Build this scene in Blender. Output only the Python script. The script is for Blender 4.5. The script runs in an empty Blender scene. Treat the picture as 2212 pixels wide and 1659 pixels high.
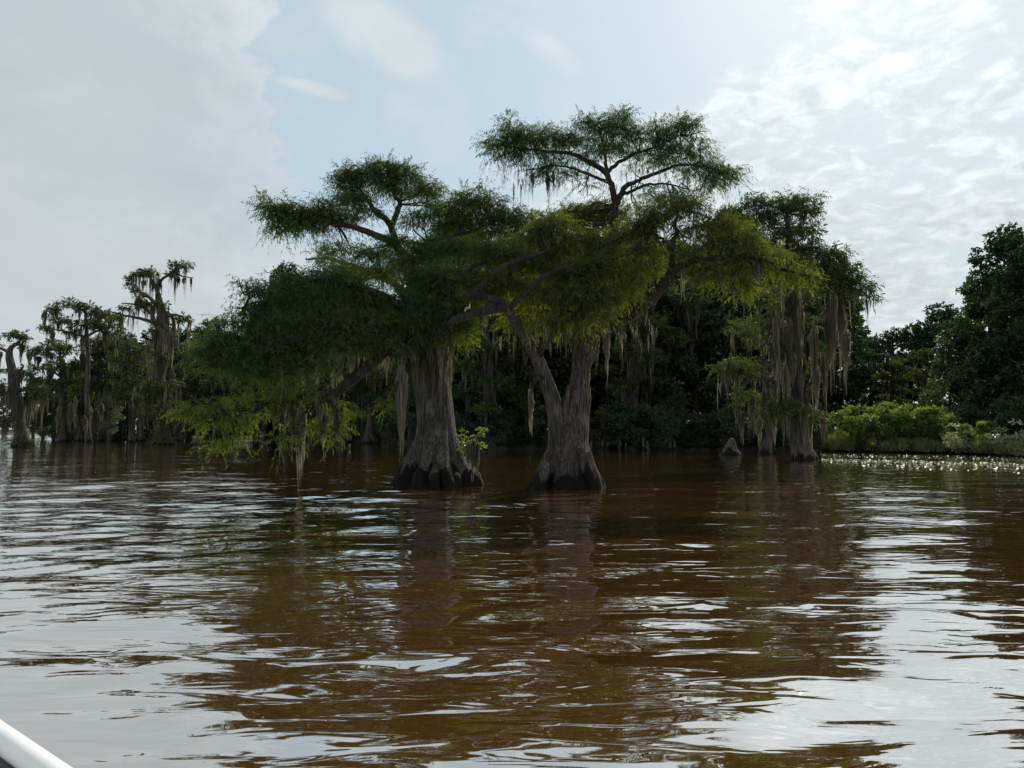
import bpy, math
import numpy as np

# ------------------------------------------------------------------ camera, sky, sun, exposure
scene = bpy.context.scene
COL = scene.collection
CAMH = 1.6
F = 1609.3                      # focal length in units of a 2212 px wide picture
HOR = 928.0
PITCH = math.atan((HOR - 829.5) / F)

cam_data = bpy.data.cameras.new("camera")
cam_data.sensor_width = 36.0
cam_data.lens = F / 2212.0 * 36.0
cam_data.clip_start = 0.05
cam_data.clip_end = 5000.0
cam = bpy.data.objects.new("camera", cam_data)
cam.location = (0, 0, CAMH)
cam.rotation_euler = (math.radians(90) + PITCH, 0, 0)
COL.objects.link(cam)
scene.camera = cam

SUN_AZ = math.radians(27.0)     # to the right of the view direction (+Y)
SUN_EL = math.radians(37.0)
SUN_DIR = (math.sin(SUN_AZ) * math.cos(SUN_EL), math.cos(SUN_AZ) * math.cos(SUN_EL), math.sin(SUN_EL))

world = bpy.data.worlds.new("World")
scene.world = world
world.use_nodes = True


def build_world():
    nt = world.node_tree
    N, L = nt.nodes, nt.links
    N.clear()

    def m(op, a, b=None, c=None, clamp=False):
        n = N.new("ShaderNodeMath"); n.operation = op; n.use_clamp = clamp
        for i, v in enumerate((a, b, c)):
            if v is None: continue
            if isinstance(v, (int, float)): n.inputs[i].default_value = v
            else: L.new(v, n.inputs[i])
        return n.outputs[0]

    def sstep(v, e0, e1):
        n = N.new("ShaderNodeMapRange"); n.interpolation_type = 'SMOOTHSTEP'
        L.new(v, n.inputs[0]); n.inputs[1].default_value = e0; n.inputs[2].default_value = e1
        return n.outputs[0]

    def noise(vec, scale, detail, rough, dist=0.0):
        n = N.new("ShaderNodeTexNoise"); n.inputs['Scale'].default_value = scale
        n.inputs['Detail'].default_value = detail; n.inputs['Roughness'].default_value = rough
        n.inputs['Distortion'].default_value = dist
        L.new(vec, n.inputs['Vector'])
        return n.outputs[0]

    out = N.new("ShaderNodeOutputWorld")
    bg = N.new("ShaderNodeBackground"); bg.inputs[1].default_value = 0.1
    L.new(bg.outputs[0], out.inputs[0])
    sky = N.new("ShaderNodeTexSky"); sky.sky_type = 'NISHITA'
    sky.sun_disc = False
    sky.sun_elevation = SUN_EL
    sky.sun_rotation = SUN_AZ
    sky.air_density = 1.0; sky.dust_density = 2.0; sky.ozone_density = 1.5
    tc = N.new("ShaderNodeTexCoord")
    sep = N.new("ShaderNodeSeparateXYZ"); L.new(tc.outputs['Generated'], sep.inputs[0])
    x, y, z = sep.outputs
    az = m('MULTIPLY', m('ARCTAN2', x, y), 57.29578)
    el = m('MULTIPLY', m('ARCSINE', z), 57.29578)
    # cloud layer coordinates: the direction met with a flat layer overhead
    zz = m('ADD', m('MAXIMUM', z, 0.0), 0.22)
    cv = N.new("ShaderNodeCombineXYZ")
    L.new(m('DIVIDE', x, zz), cv.inputs[0]); L.new(m('DIVIDE', y, zz), cv.inputs[1])
    p = cv.outputs[0]
    cd = N.new("ShaderNodeCombineXYZ")      # plain direction coordinates for soft banks
    L.new(m('MULTIPLY', az, 0.05), cd.inputs[0]); L.new(m('MULTIPLY', el, 0.08), cd.inputs[1])
    q = cd.outputs[0]
    n_big = noise(p, 0.8, 5.0, 0.55)
    n_soft = noise(q, 1.1, 4.0, 0.5, 0.6)
    n_edge = noise(q, 3.0, 7.0, 0.62, 0.3)
    n_fine = noise(p, 15.0, 6.0, 0.58, 0.4)
    n_cell = noise(p, 5.5, 4.0, 0.5, 0.9)
    # left bank: az < about -18 degrees, ragged edge
    e1 = m('ADD', az, m('ADD', m('MULTIPLY', m('SUBTRACT', n_edge, 0.5), 22.0), m('MULTIPLY', m('SUBTRACT', n_soft, 0.5), 10.0)))
    e1 = m('ADD', e1, m('MULTIPLY', m('MAXIMUM', m('SUBTRACT', 16.0, el), 0.0), -0.55))
    left = m('SUBTRACT', 1.0, sstep(e1, -19.5, -16.8))
    left = m('MULTIPLY', left, m('ADD', 0.62, m('MULTIPLY', sstep(n_soft, 0.3, 0.65), 0.34)))
    # right field of small puffs
    d = m('SUBTRACT', el, 16.0)
    dp = m('MAXIMUM', d, 0.0)
    bound = m('MINIMUM', m('ADD', m('MULTIPLY', dp, 0.5), m('MULTIPLY', m('MULTIPLY', dp, dp), 0.15)), 20.0)
    e2 = m('SUBTRACT', m('ADD', az, m('MULTIPLY', m('SUBTRACT', n_edge, 0.5), 16.0)), bound)
    right = sstep(e2, -2.5, 3.0)
    puff = sstep(m('ADD', m('MULTIPLY', n_cell, 0.6), m('MULTIPLY', n_fine, 0.4)), 0.38, 0.54)
    right = m('MULTIPLY', right, m('ADD', 0.34, m('MULTIPLY', puff, 0.64)))
    # a few thin wisps in the gap
    wisp = m('MULTIPLY', sstep(m('ADD', m('MULTIPLY', n_soft, 0.6), m('MULTIPLY', n_edge, 0.4)), 0.47, 0.68), 0.7)
    # one soft cloud and a thin streak in the blue gap
    def patch(a0, e0, ra, re, tilt, amount):
        da = m('ADD', az, -a0); de = m('SUBTRACT', m('ADD', el, -e0), m('MULTIPLY', da, tilt))
        qa = m('DIVIDE', da, ra); qe = m('DIVIDE', de, re)
        rr = m('ADD', m('ADD', m('MULTIPLY', qa, qa), m('MULTIPLY', qe, qe)), m('MULTIPLY', m('SUBTRACT', n_edge, 0.5), 3.2))
        return m('MULTIPLY', m('SUBTRACT', 1.0, sstep(rr, 0.0, 1.5)), amount)
    soft = m('MAXIMUM', patch(-10.2, 28.0, 6.0, 2.3, -0.3, 0.85), patch(-15.5, 24.4, 3.2, 0.6, -0.12, 0.9))
    soft = m('MAXIMUM', soft, patch(3.2, 27.6, 2.6, 1.2, -0.5, 0.6))
    wisp = m('MAXIMUM', wisp, soft)
    rim = m('MULTIPLY', sstep(e1, -27.0, -18.0), left)
    cover = m('MAXIMUM', m('MAXIMUM', left, right), wisp)
    # low pale haze above the horizon
    hz = m('MULTIPLY', m('SUBTRACT', 1.0, sstep(el, -2.0, 16.0)), 0.62)
    cover = m('MAXIMUM', cover, hz)
    # cloud radiance: brighter towards the sun, a little shading from the noise
    vd = N.new("ShaderNodeVectorMath"); vd.operation = 'DOT_PRODUCT'
    L.new(tc.outputs['Generated'], vd.inputs[0]); vd.inputs[1].default_value = SUN_DIR
    ca = m('MAXIMUM', vd.outputs['Value'], 0.0)
    glow = m('ADD', m('MULTIPLY', m('POWER', ca, 6.0), 2.9), m('MULTIPLY', m('POWER', ca, 40.0), 1.8))
    shade = m('ADD', 0.88, m('ADD', m('MULTIPLY', m('MULTIPLY', right, m('SUBTRACT', n_fine, 0.42)), 0.95),
                             m('ADD', m('MULTIPLY', m('SUBTRACT', n_soft, 0.5), 0.45), m('ADD', m('MULTIPLY', rim, 0.14), m('ADD', m('MULTIPLY', soft, 0.12), m('MULTIPLY', m('SUBTRACT', n_edge, 0.5), 0.22))))))
    rad = m('MULTIPLY', m('ADD', 6.6, glow), shade)
    cc = N.new("ShaderNodeMix"); cc.data_type = 'RGBA'; cc.blend_type = 'MULTIPLY'
    cc.inputs[0].default_value = 1.0
    cc.inputs[6].default_value = (0.94, 1.02, 1.05, 1)
    cr = N.new("ShaderNodeCombineColor")
    for i in range(3): L.new(rad, cr.inputs[i])
    L.new(cr.outputs[0], cc.inputs[7])
    veil = N.new("ShaderNodeMix"); veil.data_type = 'RGBA'; veil.inputs[0].default_value = 0.84   # thin high veil
    L.new(sky.outputs[0], veil.inputs[6]); veil.inputs[7].default_value = (5.3, 6.9, 7.75, 1)
    mix = N.new("ShaderNodeMix"); mix.data_type = 'RGBA'
    L.new(cover, mix.inputs[0]); L.new(veil.outputs[2], mix.inputs[6]); L.new(cc.outputs[2], mix.inputs[7])
    L.new(mix.outputs[2], bg.inputs[0])


build_world()

sun_data = bpy.data.lights.new("sun", 'SUN')
sun_data.energy = 4.6
sun_data.angle = math.radians(0.8)
sun_data.color = (1.0, 0.93, 0.82)
sun = bpy.data.objects.new("sun", sun_data)
sun.rotation_euler = (math.radians(90) - SUN_EL, 0, math.pi - SUN_AZ)
sun.location = (0, 0, 60)
COL.objects.link(sun)

vs = scene.view_settings
vs.view_transform = 'Standard'
vs.look = 'None'
vs.exposure = 0.0
vs.gamma = 1.0
vs.use_curve_mapping = False
scene.cycles.use_denoising = True
scene.cycles.max_bounces = 6
scene.cycles.diffuse_bounces = 3
scene.cycles.glossy_bounces = 3
scene.cycles.transmission_bounces = 4
scene.cycles.sample_clamp_indirect = 4.0

# ------------------------------------------------------------------ helpers
rng = np.random.default_rng(11)


def P(u, v, y):
    """point at depth y seen at (u, v) in the 2212 x 1659 picture"""
    a = (u - 1106.0) / F
    b = -(v - 829.5) / F
    dy = math.cos(PITCH) - b * math.sin(PITCH)
    dz = math.sin(PITCH) + b * math.cos(PITCH)
    s = y / dy
    return np.array([a * s, y, CAMH + dz * s])


def mesh_arrays(name, V, faces):
    """faces: list of int arrays (n,3) or (n,4)"""
    me = bpy.data.meshes.new(name)
    V = np.asarray(V, np.float32)
    me.vertices.add(len(V))
    me.vertices.foreach_set("co", V.ravel())
    loops = np.concatenate([f.ravel() for f in faces]).astype(np.int32)
    sizes = np.concatenate([np.full(len(f), f.shape[1], np.int32) for f in faces])
    starts = np.zeros(len(sizes), np.int32)
    starts[1:] = np.cumsum(sizes)[:-1]
    me.loops.add(len(loops))
    me.loops.foreach_set("vertex_index", loops)
    me.polygons.add(len(sizes))
    me.polygons.foreach_set("loop_start", starts)
    me.update(calc_edges=True)
    return me


class MB:
    """collects vertices and faces of one mesh"""
    def __init__(self):
        self.V = []; self.T = []; self.Q = []; self.n = 0; self.tint = []

    def add(self, V, tris=None, quads=None, tint=None):
        V = np.asarray(V, float)
        if tris is not None and len(tris): self.T.append(np.asarray(tris) + self.n)
        if quads is not None and len(quads): self.Q.append(np.asarray(quads) + self.n)
        self.V.append(V); self.n += len(V)
        self.tint.append(np.full(len(V), 0.5) if tint is None else tint)

    def build(self, name, mat, parent=None, smooth=False, origin=(0, 0, 0), kind=None):
        V = np.concatenate(self.V) - np.asarray(origin, float)
        faces = []
        if self.T: faces.append(np.concatenate(self.T))
        if self.Q: faces.append(np.concatenate(self.Q))
        me = mesh_arrays(name, V, faces)
        at = me.attributes.new("tint", 'FLOAT', 'POINT')
        at.data.foreach_set("value", np.concatenate(self.tint).astype(np.float32))
        if smooth:
            me.polygons.foreach_set("use_smooth", np.ones(len(me.polygons), bool))
        me.materials.append(mat)
        o = bpy.data.objects.new(name, me)
        COL.objects.link(o)
        if parent is not None:
            o.parent = parent
        else:
            o.location = origin
        if kind: o["kind"] = kind
        return o


def spline(pts, n):
    """Catmull-Rom through the rows of pts (any columns), n samples per span"""
    pts = np.asarray(pts, float)
    if len(pts) < 3:
        t = np.linspace(0, 1, n + 1)[:, None]
        return pts[0] * (1 - t) + pts[-1] * t
    ext = np.vstack([2 * pts[0] - pts[1], pts, 2 * pts[-1] - pts[-2]])
    out = []
    for i in range(1, len(ext) - 2):
        p0, p1, p2, p3 = ext[i - 1:i + 3]
        t = np.linspace(0, 1, n, endpoint=False)[:, None]
        out.append(0.5 * (2 * p1 + (p2 - p0) * t + (2 * p0 - 5 * p1 + 4 * p2 - p3) * t ** 2 + (-p0 + 3 * p1 - 3 * p2 + p3) * t ** 3))
    out.append(ext[-2][None])
    return np.vstack(out)


def tube(mb, pts, rad, seg=8, flute=None, cap=True):
    pts = np.asarray(pts, float); rad = np.asarray(rad, float)
    n = len(pts)
    T = np.gradient(pts, axis=0)
    T /= np.linalg.norm(T, axis=1)[:, None] + 1e-9
    a = np.array([1.0, 0, 0]) if abs(T[0][0]) < 0.9 else np.array([0, 1.0, 0])
    U = np.zeros_like(pts)
    for i in range(n):
        a = a - T[i] * a.dot(T[i]); a /= np.linalg.norm(a) + 1e-9
        U[i] = a
    W = np.cross(T, U)
    th = np.linspace(0, 2 * math.pi, seg, endpoint=False)
    R = rad[:, None] * np.ones(seg)[None]
    if flute is not None: R = flute(R, th, pts)
    V = pts[:, None, :] + R[..., None] * (np.cos(th)[None, :, None] * U[:, None, :] + np.sin(th)[None, :, None] * W[:, None, :])
    V = V.reshape(-1, 3)
    i = np.arange(n - 1)[:, None] * seg; j = np.arange(seg)[None]
    j2 = (j + 1) % seg
    q = np.stack([i + j, i + j2, i + seg + j2, i + seg + j], -1).reshape(-1, 4)
    tris = None
    if cap:
        V = np.vstack([V, pts[-1][None] + T[-1] * rad[-1] * 0.5])
        k = (n - 1) * seg
        tris = np.stack([k + np.arange(seg), k + (np.arange(seg) + 1) % seg, np.full(seg, n * seg)], -1)
    mb.add(V, tris, q)


def limb_path(raw, y, n=6, rough=0.0):
    """raw rows (u, v, dy, r_units) -> points and radii in metres"""
    rows = []
    for u, v, dy, r in raw:
        p = P(u, v, y + dy)
        rows.append([*p, r * (y + dy) / F])
    s = spline(rows, n)
    if rough:
        s[1:-1, :3] += rng.normal(0, rough, (len(s) - 2, 3))
    return s[:, :3], np.maximum(s[:, 3], 0.004)


def unit(a):
    return a / (np.linalg.norm(a, axis=-1, keepdims=True) + 1e-9)


def leaves(mb, pos, dirn, length, width, kite=False, tint=None, r=None):
    r = r or rng
    n = len(pos)
    side = unit(np.cross(dirn, r.normal(size=(n, 3))))
    L = length[:, None]; W = width[:, None]
    if kite:
        V = np.stack([pos, pos + dirn * L * 0.45 + side * W * 0.5, pos + dirn * L, pos + dirn * L * 0.45 - side * W * 0.5], 1)
        i = np.arange(n) * 4
        mb.add(V.reshape(-1, 3), np.concatenate([np.stack([i, i + 1, i + 2], -1), np.stack([i, i + 2, i + 3], -1)]),
               tint=None if tint is None else np.repeat(tint, 4))
    else:
        V = np.stack([pos - side * W * 0.35, pos + dirn * L * 0.4 + side * W * 0.65, pos + dirn * L], 1)
        i = np.arange(n) * 3
        mb.add(V.reshape(-1, 3), np.stack([i, i + 1, i + 2], -1), tint=None if tint is None else np.repeat(tint, 3))


def pad_foliage(mb, c, rad, ntwig, per, tl, ll, lw, droop=0.35, up=0.15, kite=False, down=0.7, twigs=None, frac=0.022, r=None, shell=0.0, out_from=None, tint0=None, shoots=0.0):
    """a foliage pad: twigs spread through an ellipsoid, each set with leaflets"""
    r = r or rng
    d = unit(r.normal(size=(ntwig, 3)))
    rr = r.random(ntwig) ** (1 / 3.0)
    rr = shell + (1 - shell) * rr
    start = c + d * rr[:, None] * rad * 0.88
    td = d * np.array([1, 1, 0.5]) + r.normal(0, 0.45, (ntwig, 3))
    if out_from is not None: td = td + 0.5 * unit(c - out_from)
    td[:, 2] = td[:, 2] * 0.5 + up + r.normal(0, 0.18, ntwig)
    td = unit(td)
    Lt = tl * r.uniform(0.55, 1.35, ntwig)
    long = r.random(ntwig) < shoots                    # longer shoots that break the outline
    Lt = np.where(long, Lt * r.uniform(1.1, 1.4, ntwig), Lt)
    hang = r.random(ntwig) < shoots * 0.7              # sprays that hang straight down
    td[hang] = unit(td[hang] * np.array([.5, .5, 0]) + np.array([0, 0, -0.8]))
    t = np.tile((np.arange(per) + 0.5) / per, (ntwig, 1)) + r.uniform(-0.4, 0.4, (ntwig, per)) / per
    pos = start[:, None] + td[:, None] * (Lt[:, None] * t)[..., None]
    pos[..., 2] -= droop * Lt[:, None] * t ** 2
    dl = td[:, None] * 0.45 + r.normal(0, 0.42, (ntwig, per, 3))
    dl[..., 2] -= down
    dl = unit(dl).reshape(-1, 3)
    n = ntwig * per
    base = r.random() ** 1.3 if tint0 is None else tint0
    tint = np.clip(np.repeat(0.6 * base + 0.4 * r.random(ntwig), per) + r.normal(0, 0.08, n), 0, 1)
    leaves(mb, pos.reshape(-1, 3), dl, ll * r.uniform(0.6, 1.4, n), lw * r.uniform(0.7, 1.3, n), kite, tint, r)
    if twigs is not None:
        k = max(1, int(ntwig * frac))
        for i in range(k):
            tt = np.linspace(-0.5, 1.0, 4)[:, None]
            pp = start[i] + td[i] * Lt[i] * tt
            pp[:, 2] -= droop * Lt[i] * np.maximum(tt[:, 0], 0) ** 2
            tube(twigs, pp, np.linspace(1, 0.3, 4) * 0.06 * math.sqrt(tl) * 0.16, 3, cap=False)


def moss(mb, top, length, width, n, rw, r=None, depth=None, segs=6):
    """a beard of hanging moss: n ribbons, taper below"""
    r = r or rng
    depth = width * 0.5 if depth is None else depth
    a = r.uniform(-1, 1, n)
    x0 = a * width * 0.5
    y0 = r.uniform(-1, 1, n) * depth * 0.5
    L = length * (1 - 0.75 * np.abs(a) ** 1.2) * r.uniform(0.3, 1.0, n)
    L[0] = length
    s = np.linspace(0, 1, segs + 1)
    ph = r.uniform(0, 6.28, n); fq = r.uniform(3, 8, n)
    conv = (0.45 + 0.55 * np.minimum(1, s[None] / 0.22) ** 0.7) * (1 - 0.45 * s[None] ** 1.4)
    X = top[0] + x0[:, None] * conv + 0.025 * np.sqrt(length) * np.sin(ph[:, None] + fq[:, None] * s[None]) * s[None]
    Y = top[1] + y0[:, None] * conv + 0.02 * np.cos(ph[:, None] * 1.7 + fq[:, None] * s[None]) * s[None]
    Z = top[2] - L[:, None] * s[None] + (0.10 * np.sqrt(length) + 0.06 * length) * (r.normal(0, 0.5, n) - np.abs(a))[:, None]
    an = r.uniform(0, math.pi, n)
    w = rw * r.uniform(0.6, 1.3, n)[:, None] * (1.02 - 0.9 * s[None] ** 2.5) * (1 + 0.35 * np.sin(ph[:, None] * 3 + 17 * s[None]))
    dx = np.cos(an)[:, None] * w; dy = np.sin(an)[:, None] * w
    A = np.stack([X - dx, Y - dy, Z], -1); B = np.stack([X + dx, Y + dy, Z], -1)
    V = np.stack([A, B], 2).reshape(-1, 3)
    i = (np.arange(n) * (segs + 1) * 2)[:, None] + np.arange(segs)[None] * 2
    q = np.stack([i, i + 1, i + 3, i + 2], -1).reshape(-1, 4)
    mb.add(V, None, q, tint=np.repeat(np.clip(.65 * r.random() + .35 * r.random(n), 0, 1), (segs + 1) * 2))


def empty(name, loc, label=None, cat=None, group=None):
    o = bpy.data.objects.new(name, None)
    o.empty_display_size = 0.3
    o.location = loc
    COL.objects.link(o)
    tag(o, label, cat, group)
    return o


def tag(o, label=None, cat=None, group=None, kind=None):
    if label: o["label"] = label
    if cat: o["category"] = cat
    if group: o["group"] = group
    if kind: o["kind"] = kind
    return o


# ------------------------------------------------------------------ materials
def mat(name):
    m = bpy.data.materials.new(name)
    m.use_nodes = True
    nt = m.node_tree
    nt.nodes.clear()
    return m, nt.nodes, nt.links


def ramp(N, L, fac, stops):
    n = N.new("ShaderNodeValToRGB")
    e = n.color_ramp.elements
    while len(e) < len(stops): e.new(0.5)
    for k, (p, c) in zip(e, stops):
        k.position = p; k.color = (*c, 1)
    L.new(fac, n.inputs[0])
    return n.outputs[0]


def leaf_mat(name, dark, mid, light, trans=0.45, tcol=None, gloss=0.06, rough=0.45):
    m, N, L = mat(name)
    out = N.new("ShaderNodeOutputMaterial")
    a = N.new("ShaderNodeAttribute"); a.attribute_name = "tint"
    col = ramp(N, L, a.outputs['Fac'], [(0.1, dark), (0.5, mid), (0.95, light)])
    d = N.new("ShaderNodeBsdfDiffuse"); L.new(col, d.inputs[0])
    tr = N.new("ShaderNodeBsdfTranslucent")
    mx = N.new("ShaderNodeMix"); mx.data_type = 'RGBA'; mx.blend_type = 'MULTIPLY'; mx.inputs[0].default_value = 1
    L.new(col, mx.inputs[6]); mx.inputs[7].default_value = (*(tcol or (1.9, 1.7, 0.6)), 1)
    L.new(mx.outputs[2], tr.inputs[0])
    m1 = N.new("ShaderNodeMixShader"); m1.inputs[0].default_value = trans
    L.new(d.outputs[0], m1.inputs[1]); L.new(tr.outputs[0], m1.inputs[2])
    g = N.new("ShaderNodeBsdfGlossy"); g.inputs['Roughness'].default_value = rough
    g.inputs[0].default_value = (0.8, 0.85, 0.8, 1)
    m2 = N.new("ShaderNodeMixShader"); m2.inputs[0].default_value = gloss
    L.new(m1.outputs[0], m2.inputs[1]); L.new(g.outputs[0], m2.inputs[2])
    L.new(m2.outputs[0], out.inputs[0])
    return m


def bark_mat(name, c0, c1, c2, scale=1.0, wet=0.0, bump=0.6):
    m, N, L = mat(name)
    out = N.new("ShaderNodeOutputMaterial")
    b = N.new("ShaderNodeBsdfPrincipled"); b.inputs['Roughness'].default_value = 0.9
    b.inputs['Specular IOR Level'].default_value = 0.2
    geo = N.new("ShaderNodeNewGeometry")
    mp = N.new("ShaderNodeMapping"); mp.inputs['Scale'].default_value = (22 * scale, 22 * scale, 1.3 * scale)
    L.new(geo.outputs['Position'], mp.inputs[0])
    n1 = N.new("ShaderNodeTexNoise"); n1.inputs['Scale'].default_value = 1.0; n1.inputs['Detail'].default_value = 6
    n1.inputs['Roughness'].default_value = 0.65
    L.new(mp.outputs[0], n1.inputs['Vector'])
    n2 = N.new("ShaderNodeTexNoise"); n2.inputs['Scale'].default_value = 1.7 * scale; n2.inputs['Detail'].default_value = 4
    L.new(geo.outputs['Position'], n2.inputs['Vector'])
    ad = N.new("ShaderNodeMath"); ad.operation = 'MULTIPLY_ADD'; ad.inputs[1].default_value = 0.7
    L.new(n1.outputs[0], ad.inputs[0])
    s2 = N.new("ShaderNodeMath"); s2.operation = 'MULTIPLY'; s2.inputs[1].default_value = 0.3
    L.new(n2.outputs[0], s2.inputs[0]); L.new(s2.outputs[0], ad.inputs[2])
    col = ramp(N, L, ad.outputs[0], [(0.36, c0), (0.5, c1), (0.64, c2)])
    if wet:
        sp = N.new("ShaderNodeSeparateXYZ"); L.new(geo.outputs['Position'], sp.inputs[0])
        m3 = N.new("ShaderNodeMapping"); m3.inputs['Scale'].default_value = (3.2, 3.2, 0.25)
        L.new(geo.outputs['Position'], m3.inputs[0])
        n3 = N.new("ShaderNodeTexNoise"); n3.inputs['Scale'].default_value = 1.0; n3.inputs['Detail'].default_value = 5
        L.new(m3.outputs[0], n3.inputs['Vector'])
        ma = N.new("ShaderNodeMath"); ma.operation = 'MULTIPLY_ADD'; ma.inputs[1].default_value = -1.6; 
        L.new(n3.outputs[0], ma.inputs[0]); L.new(sp.outputs[2], ma.inputs[2])
        mr = N.new("ShaderNodeMapRange"); mr.interpolation_type = 'SMOOTHSTEP'
        mr.inputs[1].default_value = wet - 0.8 - 0.05; mr.inputs[2].default_value = wet - 0.8 + 0.08
        L.new(ma.outputs[0], mr.inputs[0])
        mx = N.new("ShaderNodeMix"); mx.data_type = 'RGBA'
        mx.inputs[6].default_value = (0.008, 0.006, 0.005, 1)
        L.new(mr.outputs[0], mx.inputs[0]); L.new(col, mx.inputs[7])
        col = mx.outputs[2]
    L.new(col, b.inputs['Base Color'])
    bp = N.new("ShaderNodeBump"); bp.inputs['Strength'].default_value = bump; bp.inputs['Distance'].default_value = 0.05 / scale
    L.new(n1.outputs[0], bp.inputs['Height']); L.new(bp.outputs[0], b.inputs['Normal'])
    L.new(b.outputs[0], out.inputs[0])
    return m


M = {}
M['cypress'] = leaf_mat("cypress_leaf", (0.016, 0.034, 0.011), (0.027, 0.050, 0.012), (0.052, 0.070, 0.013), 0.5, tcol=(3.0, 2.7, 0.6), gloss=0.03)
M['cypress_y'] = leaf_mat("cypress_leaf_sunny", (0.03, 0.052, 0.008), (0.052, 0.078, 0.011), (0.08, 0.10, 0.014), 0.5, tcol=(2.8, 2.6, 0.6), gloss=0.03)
M['cypress_o'] = leaf_mat("cypress_leaf_olive", (0.018, 0.031, 0.008), (0.035, 0.050, 0.009), (0.070, 0.082, 0.012), 0.6, tcol=(3.5, 3.0, 0.6), gloss=0.03)
M['cypress_far'] = leaf_mat("cypress_leaf_far", (0.016, 0.032, 0.013), (0.028, 0.047, 0.015), (0.058, 0.074, 0.016), 0.42, tcol=(2.6, 2.4, 0.7), gloss=0.03)
M['hardwood'] = leaf_mat("hardwood_leaf", (0.011, 0.025, 0.012), (0.019, 0.037, 0.014), (0.036, 0.058, 0.017), 0.36, tcol=(2.8, 2.5, 0.7), gloss=0.05)
M['hardwood_l'] = leaf_mat("hardwood_leaf_light", (0.035, 0.065, 0.02), (0.06, 0.095, 0.026), (0.11, 0.145, 0.04), 0.4, gloss=0.10)
M['shrub'] = leaf_mat("shrub_leaf", (0.045, 0.08, 0.012), (0.075, 0.12, 0.016), (0.12, 0.165, 0.022), 0.5, tcol=(2.6, 2.3, 0.6))
M['pale'] = leaf_mat("pale_leaf", (0.10, 0.13, 0.07), (0.17, 0.20, 0.11), (0.28, 0.31, 0.19), 0.35, gloss=0.12)
M['grass'] = leaf_mat("marsh_grass", (0.055, 0.085, 0.02), (0.09, 0.12, 0.03), (0.16, 0.18, 0.06), 0.4)
M['moss'] = leaf_mat("spanish_moss", (0.06, 0.057, 0.044), (0.125, 0.116, 0.09), (0.23, 0.21, 0.165), 0.5, tcol=(1.05, 1.0, 0.85), gloss=0.0)
M['pad'] = leaf_mat("floating_leaf", (0.07, 0.075, 0.03), (0.13, 0.13, 0.07), (0.26, 0.25, 0.17), 0.1, gloss=0.06, rough=0.4)
M['bark_l'] = bark_mat("bark_grey", (0.010, 0.008, 0.007), (0.052, 0.046, 0.042), (0.14, 0.127, 0.116), 1.25, wet=0.52, bump=1.0)
M['bark_r'] = bark_mat("bark_red_grey", (0.010, 0.008, 0.007), (0.052, 0.042, 0.039), (0.14, 0.12, 0.112), 1.25, wet=0.34, bump=1.0)
M['bark'] = bark_mat("bark_limb", (0.006, 0.005, 0.004), (0.022, 0.018, 0.015), (0.055, 0.046, 0.039), 1.6)
M['bark_far'] = bark_mat("bark_far", (0.018, 0.015, 0.013), (0.05, 0.044, 0.038), (0.11, 0.098, 0.088), 0.5, wet=0.25)
M['bark_dark'] = bark_mat("bark_dark", (0.02, 0.016, 0.013), (0.05, 0.042, 0.035), (0.10, 0.085, 0.072), 0.5)


def ground_mat():
    m, N, L = mat("forest_floor")
    out = N.new("ShaderNodeOutputMaterial")
    b = N.new("ShaderNodeBsdfPrincipled"); b.inputs['Roughness'].default_value = 0.95
    n = N.new("ShaderNodeTexNoise"); n.inputs['Scale'].default_value = 1.3; n.inputs['Detail'].default_value = 8
    g = N.new("ShaderNodeNewGeometry"); L.new(g.outputs['Position'], n.inputs['Vector'])
    L.new(ramp(N, L, n.outputs[0], [(0.3, (0.006, 0.005, 0.004)), (0.52, (0.014, 0.012, 0.007)), (0.7, (0.022, 0.028, 0.011))]), b.inputs['Base Color'])
    L.new(b.outputs[0], out.inputs[0])
    return m


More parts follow.
